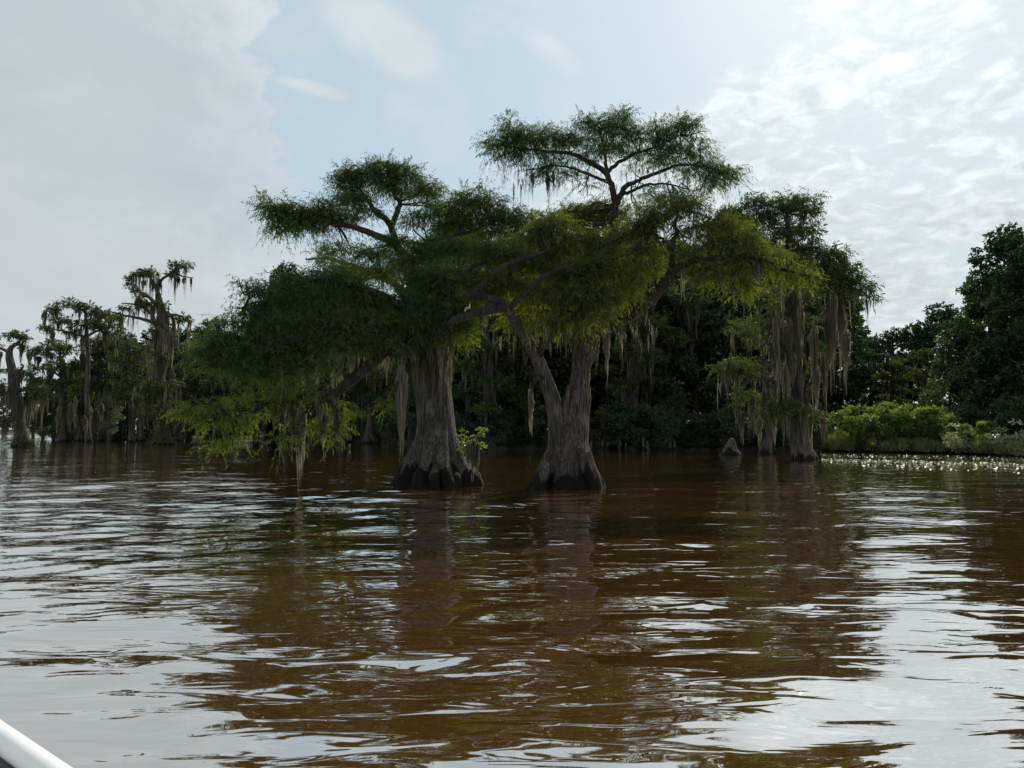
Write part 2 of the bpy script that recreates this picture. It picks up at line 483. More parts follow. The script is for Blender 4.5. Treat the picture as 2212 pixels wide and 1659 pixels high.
def water_mat():
    m, N, L = mat("brown_water")
    out = N.new("ShaderNodeOutputMaterial")
    geo = N.new("ShaderNodeNewGeometry")
    # fine ripples: crests roughly across the view, broken up
    mp = N.new("ShaderNodeMapping"); mp.inputs['Scale'].default_value = (1.5, 5.0, 1)
    mp.inputs['Rotation'].default_value = (0, 0, math.radians(-8))
    L.new(geo.outputs['Position'], mp.inputs[0])
    n1 = N.new("ShaderNodeTexNoise"); n1.inputs['Scale'].default_value = 1.0; n1.inputs['Detail'].default_value = 2
    n1.inputs['Roughness'].default_value = 0.4; n1.inputs['Distortion'].default_value = 0.6
    L.new(mp.outputs[0], n1.inputs['Vector'])
    n2 = N.new("ShaderNodeTexNoise"); n2.inputs['Scale'].default_value = 0.16; n2.inputs['Detail'].default_value = 3
    L.new(geo.outputs['Position'], n2.inputs['Vector'])
    mr = N.new("ShaderNodeMapRange"); mr.inputs[1].default_value = 0.35; mr.inputs[2].default_value = 0.65
    mr.inputs[3].default_value = 0.35; mr.inputs[4].default_value = 1.0
    L.new(n2.outputs[0], mr.inputs[0])
    mu = N.new("ShaderNodeMath"); mu.operation = 'MULTIPLY'
    L.new(n1.outputs[0], mu.inputs[0]); L.new(mr.outputs[0], mu.inputs[1])
    bp = N.new("ShaderNodeBump"); bp.inputs['Strength'].default_value = 1.0; bp.inputs['Distance'].default_value = 0.022
    L.new(mu.outputs[0], bp.inputs['Height'])
    d = N.new("ShaderNodeBsdfDiffuse"); d.inputs[0].default_value = (0.105, 0.047, 0.008, 1)
    L.new(bp.outputs[0], d.inputs['Normal'])
    g = N.new("ShaderNodeBsdfGlossy"); g.inputs['Roughness'].default_value = 0.008
    g.inputs[0].default_value = (1, 1, 1, 1)
    L.new(bp.outputs[0], g.inputs['Normal'])
    fr = N.new("ShaderNodeFresnel"); fr.inputs[0].default_value = 1.333
    L.new(bp.outputs[0], fr.inputs['Normal'])
    mx = N.new("ShaderNodeMixShader")
    pw = N.new("ShaderNodeMath"); pw.operation = 'POWER'; pw.inputs[1].default_value = WATER_POW
    L.new(fr.outputs[0], pw.inputs[0]); L.new(pw.outputs[0], mx.inputs[0]); L.new(d.outputs[0], mx.inputs[1]); L.new(g.outputs[0], mx.inputs[2])
    L.new(mx.outputs[0], out.inputs[0])
    return m


WATER_POW = 0.18
M['water'] = water_mat()
M['ground'] = ground_mat()


def plain(name, col, rough=0.5, metal=0.0, noise=0.0, coat=0.0):
    m, N, L = mat(name)
    out = N.new("ShaderNodeOutputMaterial")
    b = N.new("ShaderNodeBsdfPrincipled"); b.inputs['Roughness'].default_value = rough
    b.inputs['Metallic'].default_value = metal
    b.inputs['Coat Weight'].default_value = coat
    n = N.new("ShaderNodeTexNoise"); n.inputs['Scale'].default_value = 9; n.inputs['Detail'].default_value = 6
    g = N.new("ShaderNodeNewGeometry"); L.new(g.outputs['Position'], n.inputs['Vector'])
    c = np.array(col)
    L.new(ramp(N, L, n.outputs[0], [(0.3, tuple(c * (1 - noise))), (0.7, tuple(c))]), b.inputs['Base Color'])
    L.new(b.outputs[0], out.inputs[0])
    return m


# ------------------------------------------------------------------ ground and water
SHORE = [(-3000, 420), (-200, 400), (60, 380), (118, 300), (140, 112), (400, 106), (640, 100), (850, 84), (960, 61), (1300, 59),
         (1640, 57), (1780, 54), (1990, 51), (2120, 47), (2212, 44), (2700, 34), (4200, 26)]


def shore_r(th):
    """distance along Y-rays to the shore for azimuth th (radians from +Y)"""
    az = np.array([math.atan((u - 1106) / F) for u, _ in SHORE])
    rr = np.array([y / math.cos(a) for (_, y), a in zip(SHORE, az)])
    r = np.interp(th, az, rr)
    return r + 0.7 * np.sin(th * 61) + 0.5 * np.sin(th * 143 + 1) + 0.3 * np.sin(th * 331 + 2)


def polar_mesh(radii, th, zfun):
    R, T = np.meshgrid(radii, th, indexing='ij')
    X = R * np.sin(T); Y = R * np.cos(T)
    V = np.stack([X, Y, zfun(X, Y, R, T)], -1).reshape(-1, 3)
    n, k = len(radii), len(th)
    i = np.arange(n - 1)[:, None] * k; j = np.arange(k - 1)[None]
    return V, np.stack([i + j, i + k + j, i + k + j + 1, i + j + 1], -1).reshape(-1, 4)[:, ::-1]


def build_ground():
    radii = np.concatenate([[0.5, 8, 16], np.arange(24, 130, 1.0), np.geomspace(131, 3000, 40)])
    th = np.concatenate([np.linspace(-math.pi, -0.75, 24, endpoint=False), np.linspace(-0.75, 0.75, 420), np.linspace(0.76, math.pi, 24)])

    def z(X, Y, R, T):
        d = R - shore_r(T)
        front = np.clip((1.25 - np.abs(T)) / 0.2, 0, 1)
        h = -1.2 + 1.55 / (1 + np.exp(-np.clip(d, -30, 30) * 1.6)) + np.clip(d, 0, 60) * 0.02
        h += np.where(d > 0, 0.1 * np.sin(X * 1.3) * np.cos(Y * 1.1), 0)
        return -1.2 + (h + 1.2) * front
    V, q = polar_mesh(radii, th, z)
    mb = MB(); mb.add(V, None, q)
    o = mb.build("ground", M['ground'], smooth=True)
    tag(o, "dark muddy swamp bank and forest floor", kind="structure")


build_ground()


def build_water():
    r = np.random.default_rng(5)
    radii = np.concatenate([np.arange(0.6, 9, 0.06), np.arange(9, 26, 0.085), np.geomspace(26.1, 90, 120), np.geomspace(92, 3000, 40)])
    th = np.concatenate([np.linspace(-math.pi, -0.72, 30, endpoint=False), np.linspace(-0.72, 0.72, 460), np.linspace(0.73, math.pi, 30)])
    comps = []
    for k in range(46):
        lam = math.exp(r.uniform(math.log(0.32), math.log(2.6)))
        ang = r.normal(math.radians(90 + 10), math.radians(24))
        sl = 0.0118 * r.uniform(0.5, 1.3)
        comps.append((2 * math.pi / lam, ang, sl * lam / (2 * math.pi), r.uniform(0, 6.28), lam))

    wake = []
    for k in range(14):
        lam = r.uniform(.22, .6)
        wake.append((2 * math.pi / lam, math.radians(90 + r.normal(22, 12)), 0.016 * r.uniform(.5, 1.2) * lam / (2 * math.pi), r.uniform(0, 6.28)))

    def z(X, Y, R, T):
        h = np.zeros_like(X)
        group = 0.95 + 0.3 * np.sin(X * 0.33 + 0.6 * np.sin(Y * 0.21)) * np.sin(Y * 0.27 + 1.1)
        for kk, an, A, ph, lam in comps:
            spacing = np.maximum(0.05, R * 0.0045)
            vis = np.clip((lam / spacing - 4) / 6, 0, 1)
            wob = 0.9 * np.sin(0.5 * X * math.cos(an + 1.3) + 0.4 * Y * math.sin(an + 1.3) + ph * 2)
            h += A * vis * np.sin(kk * (X * math.cos(an) + Y * math.sin(an)) + ph + wob)
        for kk, an, A, ph in wake:                     # short wake ripples round the boat
            h += A * np.exp(-(R / 7.0) ** 2) * np.sin(kk * (X * math.cos(an) + Y * math.sin(an)) + ph + 0.8 * np.sin(1.1 * X + .7 * Y + ph)) / np.maximum(group, .5)
        return h * group * np.clip(1.25 - R / 90, 0.25, 1)
    V, q = polar_mesh(radii, th, z)
    mb = MB(); mb.add(V, None, q)
    o = mb.build("water", M['water'], smooth=True)
    tag(o, "rippled brown lake water", kind="structure")


build_water()


# ------------------------------------------------------------------ foreground cypresses
def fluter(k1, amp1, seed, ztop, fine=0.03):
    r = np.random.default_rng(seed)
    ph = r.uniform(0, 6.28, 8)

    def f(R, th, pts):
        zz = pts[:, 2][:, None]
        low = np.clip(1 - zz / ztop, 0, 1) ** 1.3
        wig = th[None] + 0.12 * np.sin(zz * 1.7 + ph[0])
        ridge = np.abs(np.sin(wig * k1 / 2 + ph[1])) ** 0.7 - 0.62 + 0.3 * np.sin(wig * (k1 - 2) + ph[2]) + 0.25 * np.sin(wig * 3 + ph[3])
        fn = np.sin(wig * 31 + 2.0 * np.sin(zz * 2.1 + ph[4]) + ph[5]) + 0.7 * np.sin(wig * 53 + 1.5 * np.sin(zz * 3.3 + ph[6]))
        lump = 0.045 * np.sin(wig * 2 + zz * 2.4 + ph[7]) + 0.03 * np.sin(wig * 5 - zz * 1.6 + ph[6])
        return R * (1 + amp1 * low * ridge + fine * fn * (0.35 + 0.4 * low) + lump)
    return f


def feather_shoots(mb, c, rad, n, ll, lw, r, per=34):
    """slender feathery shoots set close with leaflets; they roughen a pad's outline"""
    d = unit(r.normal(size=(n, 3)))
    start = c + d * rad * r.uniform(.75, 1.0, (n, 1))
    td = unit(d * np.array([.8, .8, .5]) + np.stack([r.normal(0, .3, n), r.normal(0, .3, n), r.normal(.45, .45, n)], -1))
    Lt = r.uniform(.22, .55, n)
    t = (np.arange(per)[None] + r.random((n, per))) / per
    pos = start[:, None] + td[:, None] * (Lt[:, None] * t)[..., None]
    pos[..., 2] -= .35 * Lt[:, None] * t ** 2
    dl = td[:, None] * .7 + r.normal(0, .4, (n, per, 3))
    dl[..., 2] -= .45
    m_ = n * per
    leaves(mb, pos.reshape(-1, 3), unit(dl).reshape(-1, 3), ll * .8 * r.uniform(.5, 1.2, m_) * (1.1 - .6 * t.reshape(-1)), lw * r.uniform(.7, 1.1, m_), False, np.clip(np.repeat(r.random(n), per) + r.normal(0, .08, m_), 0, 1), r)


def pads_to(mb, tw, pads, y, dens, seed, ll=0.125, lw=0.021, tl=0.5, per=15, up=0.12, wood=None, anchors=None, rd=None, shoot_n=20, **kw):
    """pads rows: (u, v, ru, rv, dy[, density factor])"""
    r = np.random.default_rng(seed)
    for row in pads:
        u, v, ru, rv, dy = row[:5]
        f = row[5] if len(row) > 5 else 1.0
        Y = y + dy
        c = P(u, v, Y)
        s = Y / F
        rad = np.array([ru * s, (rd or 0.85) * max(ru * 0.75, rv) * s, rv * s])
        n = max(12, int(dens * f * ru * rv * s * s * math.pi))
        k = int(np.clip(round(ru * s / 0.16), 2, 7))
        for q in range(k):
            cc = c + unit(r.normal(size=3)) * rad * 0.62 * r.random() ** 0.5
            pad_foliage(mb, cc, rad * r.uniform(.42, .68), max(5, int(n / k * r.uniform(.7, 1.3))), per, tl, ll, lw, up=up, twigs=tw, r=r, shell=0.1, shoots=0.10, **kw)
        feather_shoots(mb, c, rad, max(3, int(shoot_n * f * ru * rv * s * s * math.pi)), ll, lw, r)
        if wood is not None and anchors is not None:
            k = np.argmin(np.linalg.norm(anchors - c, axis=1))
            a = anchors[k]
            for q in range(3 if ru * s > 0.5 else 2):
                e = c + rad * r.uniform(-0.75, 0.75, 3)
                mid = (a + e) / 2 + r.normal(0, 0.12, 3) + np.array([0, 0, -0.08])
                pp = spline([a, mid, e, e + (e - mid) * 0.35 + np.array([0, 0, -0.05])], 4)
                L = np.linalg.norm(e - a)
                tube(wood, pp, np.linspace(0.016 + 0.012 * min(L, 2.5), 0.006, len(pp)), 5)


def left_cypress():
    y = 22.0
    base = P(945, 1049, y); base[2] = 0
    root = empty("bald_cypress", tuple(base), "broad cypress with single flared grey trunk, leafy plant on its foot", "tree", "the two near cypresses")
    tr = MB()
    raw = [(946, 1075, 0, 102), (946, 1050, 0, 93), (944, 1032, 0, 86), (942, 1012, 0, 76), (942, 990, 0, 65), (942, 965, 0, 54), (942, 935, 0, 45), (941, 900, 0, 40.5),
           (937, 855, 0, 38), (932, 815, 0, 37), (930, 775, 0, 38), (928, 735, 0, 37), (920, 700, 0, 30)]
    p, rr = limb_path(raw, y, 7)
    tube(tr, p, rr, 140, fluter(11, 0.26, 3, 2.3, 0.022))
    o = tr.build("trunk", M['bark_l'], root, True, base)
    # root knees at the foot, lighter and lumpy
    for (u, v, w, h, dy) in [(905, 1046, 17, 34, -1.15), (938, 1048, 13, 46, -1.25), (985, 1046, 14, 26, -1.05), (1018, 1043, 13, 34, -0.6), (866, 1044, 11, 24, -0.7)]:
        kb = MB()
        pts, rd = limb_path([(u, v + 14, dy, w), (u, v - h * 0.3, dy + 0.05, w * 0.9), (u + 2, v - h * 0.75, dy + 0.16, w * 0.6), (u + 2, v - h, dy + 0.3, w * 0.25)], y, 5)
        tube(kb, pts, rd, 24, fluter(5, 0.1, int(u), 0.8, 0.03))
        kb.build("root_flare", M['bark_l'], root, True, base)
    limbs = [
        [(925, 720, 0, 28), (915, 660, .2, 19), (900, 590, .3, 13), (868, 545, .2, 10), (831, 516, 0, 8), (767, 492, -.3, 6), (729, 484, -.4, 4.5), (660, 470, -.6, 3.5), (590, 452, -.8, 1.5)],
        [(918, 700, .1, 17), (890, 620, .8, 11), (862, 540, 1.0, 8), (838, 479, 1.0, 6.5), (813, 459, 1.0, 6), (790, 426, 1.0, 4), (765, 395, 1, 2)],
        [(845, 492, 1, 7), (863, 441, 1.1, 5.5), (852, 420, 1.2, 4.5), (848, 385, 1.2, 2.5)],
        [(915, 735, -.3, 17), (868, 745, -1.0, 14), (831, 759, -1.4, 13), (781, 803, -1.9, 12), (737, 838, -2.3, 11), (714, 859, -2.5, 9.5)],
        [(716, 856, -2.5, 8), (702, 850, -2.5, 6.5), (664, 850, -2.6, 6), (623, 871, -2.8, 5.5), (588, 868, -2.9, 5), (547, 882, -3.1, 3.6), (515, 888, -3.2, 2.4), (491, 887, -3.3, 1.2)],
        [(712, 862, -2.5, 8), (692, 868, -2.4, 6), (676, 874, -2.3, 5), (664, 888, -2.2, 3.8), (649, 912, -2.2, 2.5), (642, 935, -2.2, 1.5)],
        [(716, 862, -2.5, 6.5), (722, 880, -2.6, 5), (731, 905, -2.6, 4), (724, 935, -2.6, 3), (718, 955, -2.6, 1.5)],
        [(585, 868, -2.9, 3), (555, 868, -3, 2.3), (520, 866, -3.1, 1.7), (500, 861, -3.2, .9)],
        [(905, 690, -.5, 14), (840, 650, -1.3, 10), (770, 620, -1.8, 7.5), (693, 605, -2.2, 5), (610, 622, -2.6, 3), (540, 640, -2.8, 1.5)],
        [(900, 720, -.8, 12), (800, 712, -2.0, 9), (700, 720, -2.6, 6.5), (600, 742, -3, 4.5), (517, 737, -3.2, 2.5), (470, 745, -3.4, 1)],
        [(912, 640, .3, 9), (900, 575, .6, 6.5), (919, 528, .5, 5.5), (957, 514, .3, 4.5), (1016, 500, .1, 3.6), (1070, 478, 0, 2.2), (1110, 470, 0, 1)],
        [(925, 690, -.4, 12), (960, 630, -1.0, 9), (1000, 590, -1.5, 6), (1060, 560, -1.8, 4), (1110, 545, -2, 2)],
        [(912, 668, 0.8, 10), (860, 620, 1.9, 8), (800, 590, 2.5, 6), (720, 560, 3.0, 3.5), (660, 560, 3.2, 1.5)],
        [(717, 698, -2.0, 5), (703, 684, -2.2, 6), (690, 672, -2.3, 4.5)],
        [(893, 775, -.6, 9), (872, 800, -1.2, 8), (862, 822, -1.5, 7), (856, 845, -1.6, 3.5)],
    ]
    anchors = []
    for raw in limbs:
        lb = MB()
        p, rr = limb_path(raw, y, 5, 0.012)
        tube(lb, p, rr, 14 if raw[0][3] > 6 else 8, fluter(5, 0.0, int(raw[0][0]), 1.0, 0.10))
        lb.build("limb", M['bark'], root, True, base)
        anchors.append(p[len(p) // 3:])
    anchors = np.vstack(anchors)
    fo, tw, wd = MB(), MB(), MB()
    pads = [
        # top dome
        (748, 392, 26, 30, .8), (790, 372, 34, 26, 1.0), (835, 362, 30, 22, 1.2), (880, 380, 36, 28, 1.2), (920, 412, 30, 28, 1.0), (770, 425, 40, 22, .6), (940, 445, 26, 22, 1, .8),
        (870, 415, 40, 16, 1.6, .7), (820, 400, 40, 22, 1.8, .8), (815, 350, 14, 12, 1.2), (760, 366, 18, 12, .9),
        # left arm
        (585, 447, 26, 18, -.8), (625, 458, 36, 22, -.6), (670, 460, 40, 22, -.4), (715, 462, 36, 22, -.3), (745, 470, 30, 20, 0), (640, 480, 26, 14, -.6), (575, 428, 16, 9, -.8, .7), (690, 436, 20, 12, -.3, .8), (608, 486, 22, 18, -.7, .8), (655, 492, 30, 14, -.5, .8), (600, 470, 26, 16, -.8), (700, 486, 30, 14, -.3, .8),
        # right shoulder
        (975, 450, 36, 28, .4), (1012, 430, 32, 26, .2, .9), (1055, 445, 38, 28, 0, .9), (1010, 475, 40, 24, .4, 1.1), (1090, 470, 38, 28, .2, 1.), (1130, 480, 36, 30, .4, .9), (960, 490, 40, 18, .6), (1040, 415, 16, 12, 0, .6), (1065, 500, 36, 20, 0, .8),
        # upper body
        (790, 455, 36, 14, .4, .5), (900, 470, 40, 20, .4, .7), (850, 520, 44, 18, -.2, .8), (800, 540, 46, 20, .8, .8), (740, 530, 40, 20, .8, .6), (705, 548, 34, 16, 1.5, .5), (930, 540, 46, 24, -.4), (880, 560, 46, 22, -.6), (990, 540, 46, 24, -.9), (1050, 545, 40, 26, -1.4), (1095, 560, 36, 26, -1.6),
        (760, 575, 50, 22, 1.5, .8), (830, 590, 50, 24, .8), (900, 610, 50, 28, -.9), (960, 600, 50, 28, -1.2), (1020, 605, 50, 28, -1.6), (700, 570, 26, 14, 2.5, .5),
        # left shoulder tier
        (545, 628, 26, 18, -2.8, .8), (590, 622, 36, 20, -2.6, .8), (640, 612, 40, 20, -2.3, .8), (700, 600, 44, 22, -2.0), (750, 615, 46, 26, -1.8), (620, 650, 46, 22, -2.4), (690, 645, 50, 26, -2.1), (560, 655, 34, 20, -2.7), (780, 650, 50, 26, -1.6), (850, 650, 50, 26, -1.2), (525, 612, 14, 12, -2.8, .6), (605, 598, 18, 10, -2.6, .5),
        # lower wide tier
        (470, 735, 36, 22, -3.4, .9), (520, 715, 40, 24, -3.1), (580, 705, 46, 26, -2.9), (650, 700, 50, 28, -2.6), (720, 700, 50, 28, -2.3), (790, 700, 50, 28, -1.9), (860, 700, 48, 26, -1.4), (500, 760, 50, 26, -3.2), (570, 755, 54, 28, -2.9), (640, 755, 50, 30, -2.6), (705, 750, 46, 30, -2.4), (775, 742, 40, 26, -2.0), (530, 675, 36, 18, -2.9, .8), (490, 690, 20, 12, -3.1, .5),
        (440, 760, 30, 18, -3.5, .8), (540, 800, 46, 22, -3, .7), (610, 800, 46, 24, -2.8, .7), (670, 795, 40, 22, -2.6, .6), (470, 790, 34, 20, -3.3, .7),
        (930, 660, 50, 28, -1.2), (990, 655, 46, 30, -1.4), (900, 735, 36, 24, -1.0, .7), (960, 720, 30, 34, -.9, .9), (1000, 700, 28, 36, -1.0, .8), (945, 700, 40, 26, -1.1), (830, 735, 36, 20, -1.7, .7),
    ]
    pads_to(fo, tw, pads, y, 370, 21, wood=wd, anchors=anchors, out_from=None)
    fo.build("crown", M['cypress'], root, False, base)
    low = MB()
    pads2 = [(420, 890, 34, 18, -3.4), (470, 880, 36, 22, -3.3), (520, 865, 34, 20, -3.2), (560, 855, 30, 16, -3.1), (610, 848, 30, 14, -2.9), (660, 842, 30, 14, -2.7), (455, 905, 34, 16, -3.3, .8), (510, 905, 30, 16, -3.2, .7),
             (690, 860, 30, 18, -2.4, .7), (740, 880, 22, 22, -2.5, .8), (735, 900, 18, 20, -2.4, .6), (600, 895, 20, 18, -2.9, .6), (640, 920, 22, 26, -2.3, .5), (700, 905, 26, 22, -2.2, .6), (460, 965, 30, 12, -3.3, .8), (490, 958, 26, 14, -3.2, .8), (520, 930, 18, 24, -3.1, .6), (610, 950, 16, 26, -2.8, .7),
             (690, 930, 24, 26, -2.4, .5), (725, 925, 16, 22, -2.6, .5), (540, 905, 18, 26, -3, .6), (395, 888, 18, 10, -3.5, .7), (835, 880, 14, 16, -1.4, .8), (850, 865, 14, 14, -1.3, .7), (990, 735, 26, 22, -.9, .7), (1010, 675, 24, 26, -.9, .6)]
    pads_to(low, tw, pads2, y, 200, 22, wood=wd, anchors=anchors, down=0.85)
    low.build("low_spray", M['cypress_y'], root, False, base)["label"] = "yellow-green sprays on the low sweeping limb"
    mb = MB()
    for q, m_ in ((tw, "twig"),):
        q.V and wd.add(np.concatenate(q.V), None, np.concatenate(q.Q))
    w = wd.build("branchwork", M['bark'], root, True, base); w["kind"] = "stuff"
    # big beards, one by one: (u, v_top, v_bottom, width, dy, n)
    for (u, v0, v1, w_, dy, n) in [(868, 800, 1012, 30, -1.5, 150), (652, 880, 1050, 24, -2.2, 110), (632, 860, 990, 16, -2.3, 50), (728, 880, 965, 15, -2.6, 60), (973, 745, 862, 8, -.3, 30), (700, 885, 985, 26, -2.3, 60), (595, 868, 930, 12, -2.9, 34),
                                   (735, 770, 850, 14, -1.2, 40), (762, 740, 825, 20, -.9, 50), (690, 860, 930, 16, -2.4, 40), (1012, 958, 1026, 12, -.95, 60), (1022, 955, 1034, 12, -.95, 60), (1031, 960, 1022, 11, -.9, 50), (615, 845, 925, 10, -2.8, 30)]:
        bm = MB()
        s = (y + dy) / F
        moss(bm, P(u, v0, y + dy), (v1 - v0) * s, w_ * s, int(n * 1.6), 0.015, depth=w_ * s * 0.8, segs=9)
        bm.build("moss_beard", M['moss'], root, False, base)
    sm = MB()
    r = np.random.default_rng(77)
    for k in range(120):
        u = r.uniform(740, 985) if k < 60 else r.uniform(470, 960)
        v = r.uniform(725, 770) if k < 60 else r.uniform(690, 820)
        dy = -0.9 + r.uniform(-.6, .6) if u > 850 else -0.6 + r.uniform(-.8, .8)
        s = (y + dy) / F
        moss(sm, P(u, v, y + dy), r.uniform(20, 75) * s, r.uniform(5, 14) * s, int(r.integers(8, 20)), 0.009, r)
    for k in range(46):                                   # curtain down the trunk face
        u = r.uniform(893, 975); v = r.uniform(735, 790); s = (y - .5) / F
        moss(sm, P(u, v, y - 0.55 - 0.1 * r.random()), r.uniform(40, 120) * s, r.uniform(6, 12) * s, 14, 0.009, r, depth=0.05)
    sm.build("moss", M['moss'], root, False, base, kind="stuff")
    return root


def right_cypress():
    y = 21.6
    base = P(1225, 1054, y); base[2] = 0
    root = empty("bald_cypress", tuple(base), "taller cypress whose reddish grey trunk forks low, flat parasol crown on top", "tree", "the two near cypresses")
    tr = MB()
    raw = [(1225, 1080, 0, 86), (1225, 1056, 0, 78), (1225, 1035, 0, 70), (1225, 1005, 0, 58.5), (1228, 980, 0, 51), (1230, 955, 0, 43), (1236, 920, 0, 37), (1242, 890, 0, 31), (1247, 860, 0, 26), (1251, 835, 0, 22),
           (1255, 800, 0, 19.5), (1263, 760, 0, 26), (1271, 720, 0, 19), (1280, 690, 0, 14)]
    p, rr = limb_path(raw, y, 7)
    tube(tr, p, rr, 130, fluter(9, 0.17, 8, 2.0, 0.03))
    tr.build("trunk", M['bark_r'], root, True, base)
    sb = MB()
    p, rr = limb_path([(1209, 975, -.15, 26), (1204, 920, -.2, 21), (1197, 872, -.25, 17.5), (1181, 825, -.3, 14.5), (1158, 770, -.4, 13.5), (1140, 735, -.6, 12.5), (1122, 708, -1.0, 12), (1100, 675, -1.7, 11), (1087, 657, -2.0, 9.5)], y, 7)
    tube(sb, p, rr, 60, fluter(5, 0.1, 5, 0.1, 0.03))
    sb.build("stem", M['bark_r'], root, True, base)["label"] = "slender second stem leaning left from the fork"
    for raw in ([(1222, 905, -.3, 9), (1222, 880, -.35, 8), (1226, 850, -.35, 5), (1228, 832, -.35, 2.5)],
                [(1265, 980, -.9, 13), (1272, 1010, -1.0, 15), (1283, 1038, -1.0, 15), (1288, 1066, -1.0, 15)],
                [(1180, 1000, -.9, 12), (1172, 1025, -1.0, 15), (1165, 1062, -1.0, 16)]):
        kb = MB(); p, rr = limb_path(raw, y, 6); tube(kb, p, rr, 20, fluter(5, 0.1, 9, .6, .04))
        kb.build("root_flare" if raw[0][1] > 950 else "broken_spur", M['bark_r'], root, True, base)
    limbs = [
        # right sweeping limb
        [(1270, 728, 0, 17), (1290, 712, -.2, 16), (1321, 702, -.4, 14.5), (1371, 676, -.8, 13), (1409, 644, -1.0, 12), (1438, 612, -1.2, 11), (1456, 585, -1.3, 10), (1497, 565, -1.5, 8), (1556, 556, -1.8, 6.5), (1597, 555, -2, 5.5), (1645, 562, -2.2, 4.5), (1713, 588, -2.5, 3), (1770, 600, -2.7, 1.5)],
        [(1455, 588, -1.3, 8), (1452, 562, -1.3, 6.5), (1453, 527, -1.3, 6), (1462, 503, -1.2, 5), (1459, 488, -1.2, 3.5), (1466, 455, -1.1, 2), (1480, 430, -1, 1)],
        [(1453, 545, -1.3, 4), (1434, 520, -1.3, 3.2), (1412, 505, -1.3, 2.5), (1390, 485, -1.3, 1.5)],
        # left limbs off the second stem
        [(1092, 662, -1.95, 9.5), (1056, 671, -2.15, 9), (1020, 678, -2.3, 8.5), (985, 690, -2.5, 7), (958, 700, -2.5, 3)],
        [(1090, 660, -1.95, 9), (1060, 645, -2.1, 8.5), (1035, 643, -2.1, 8), (1021, 638, -2.3, 7), (1034, 622, -2.4, 6), (1052, 606, -2.4, 6), (1096, 571, -2.3, 6), (1140, 556, -2.2, 4.5), (1185, 540, -1.8, 2)],
        [(1098, 670, -1.8, 8), (1116, 650, -2.1, 6.5), (1157, 612, -2.3, 5.5), (1195, 585, -2.4, 4), (1240, 570, -2.3, 2)],
        [(1178, 815, -.4, 7), (1160, 818, -.55, 5), (1150, 832, -.6, 4), (1146, 856, -.6, 2)],
        [(1160, 775, -.4, 8), (1175, 745, -.7, 7), (1200, 712, -1.0, 6), (1222, 690, -1.2, 5), (1260, 668, -1.4, 3.5)],
        [(1258, 740, -.1, 8), (1240, 705, -.5, 7), (1225, 650, -.8, 5), (1215, 610, -1, 3)],
        # leader and parasol crown
        [(1276, 720, .2, 15), (1290, 650, .3, 12), (1308, 590, .4, 10.5), (1322, 530, .4, 9.5), (1327, 480, .4, 8.5), (1329, 438, .4, 8)],
        [(1329, 442, .4, 7.5), (1324, 412, .4, 6.5), (1316, 390, .4, 6), (1309, 373, .4, 6), (1277, 352, .3, 5), (1233, 332, .2, 4), (1175, 327, 0, 3), (1110, 318, -.2, 1.8), (1065, 312, -.3, .8)],
        [(1331, 440, .4, 7), (1342, 420, .4, 6), (1351, 404, .4, 5.5), (1375, 392, .5, 4.5), (1409, 377, .6, 4), (1468, 357, .7, 3), (1530, 362, .8, 1.8), (1580, 378, .9, .8)],
        [(1310, 376, .4, 5), (1330, 355, .6, 4.2), (1365, 336, .9, 3.2), (1410, 318, 1.1, 2.2), (1470, 290, 1.3, 1.2)],
        [(1320, 398, .4, 4), (1290, 385, 0, 3.5), (1240, 365, -.4, 2.8), (1190, 355, -.6, 1.5)],
        [(1345, 420, .4, 4), (1365, 413, .3, 3.5), (1395, 400, .1, 3), (1440, 398, -.1, 2), (1490, 410, -.2, 1)],
        [(1312, 372, .4, 4), (1306, 340, .5, 3.2), (1300, 300, .6, 2.2), (1290, 265, .7, 1)],
    ]
    anchors = []
    for raw in limbs:
        lb = MB()
        p, rr = limb_path(raw, y, 5, 0.012)
        tube(lb, p, rr, 14 if raw[0][3] > 6 else 8, fluter(5, 0.0, int(raw[0][0]), 1.0, 0.10))
        lb.build("limb", M['bark'], root, True, base)
        anchors.append(p[len(p) // 3:])
    anchors = np.vstack(anchors)
    kn = MB()                                     # pale stub standing in for an unidentified bright spot on the left limb
    p, rr = limb_path([(1004, 672, -2.4, 3), (1008, 666, -2.45, 4), (1014, 664, -2.5, 3.4), (1015, 655, -2.5, .8)], y, 4)
    tube(kn, p, rr * .6, 8)
    kn.build("pale_spot", plain("pale_spot_tone", (0.4, 0.36, 0.29), 0.6, noise=0.3), root, True, base)
    fo, tw, wd = MB(), MB(), MB()
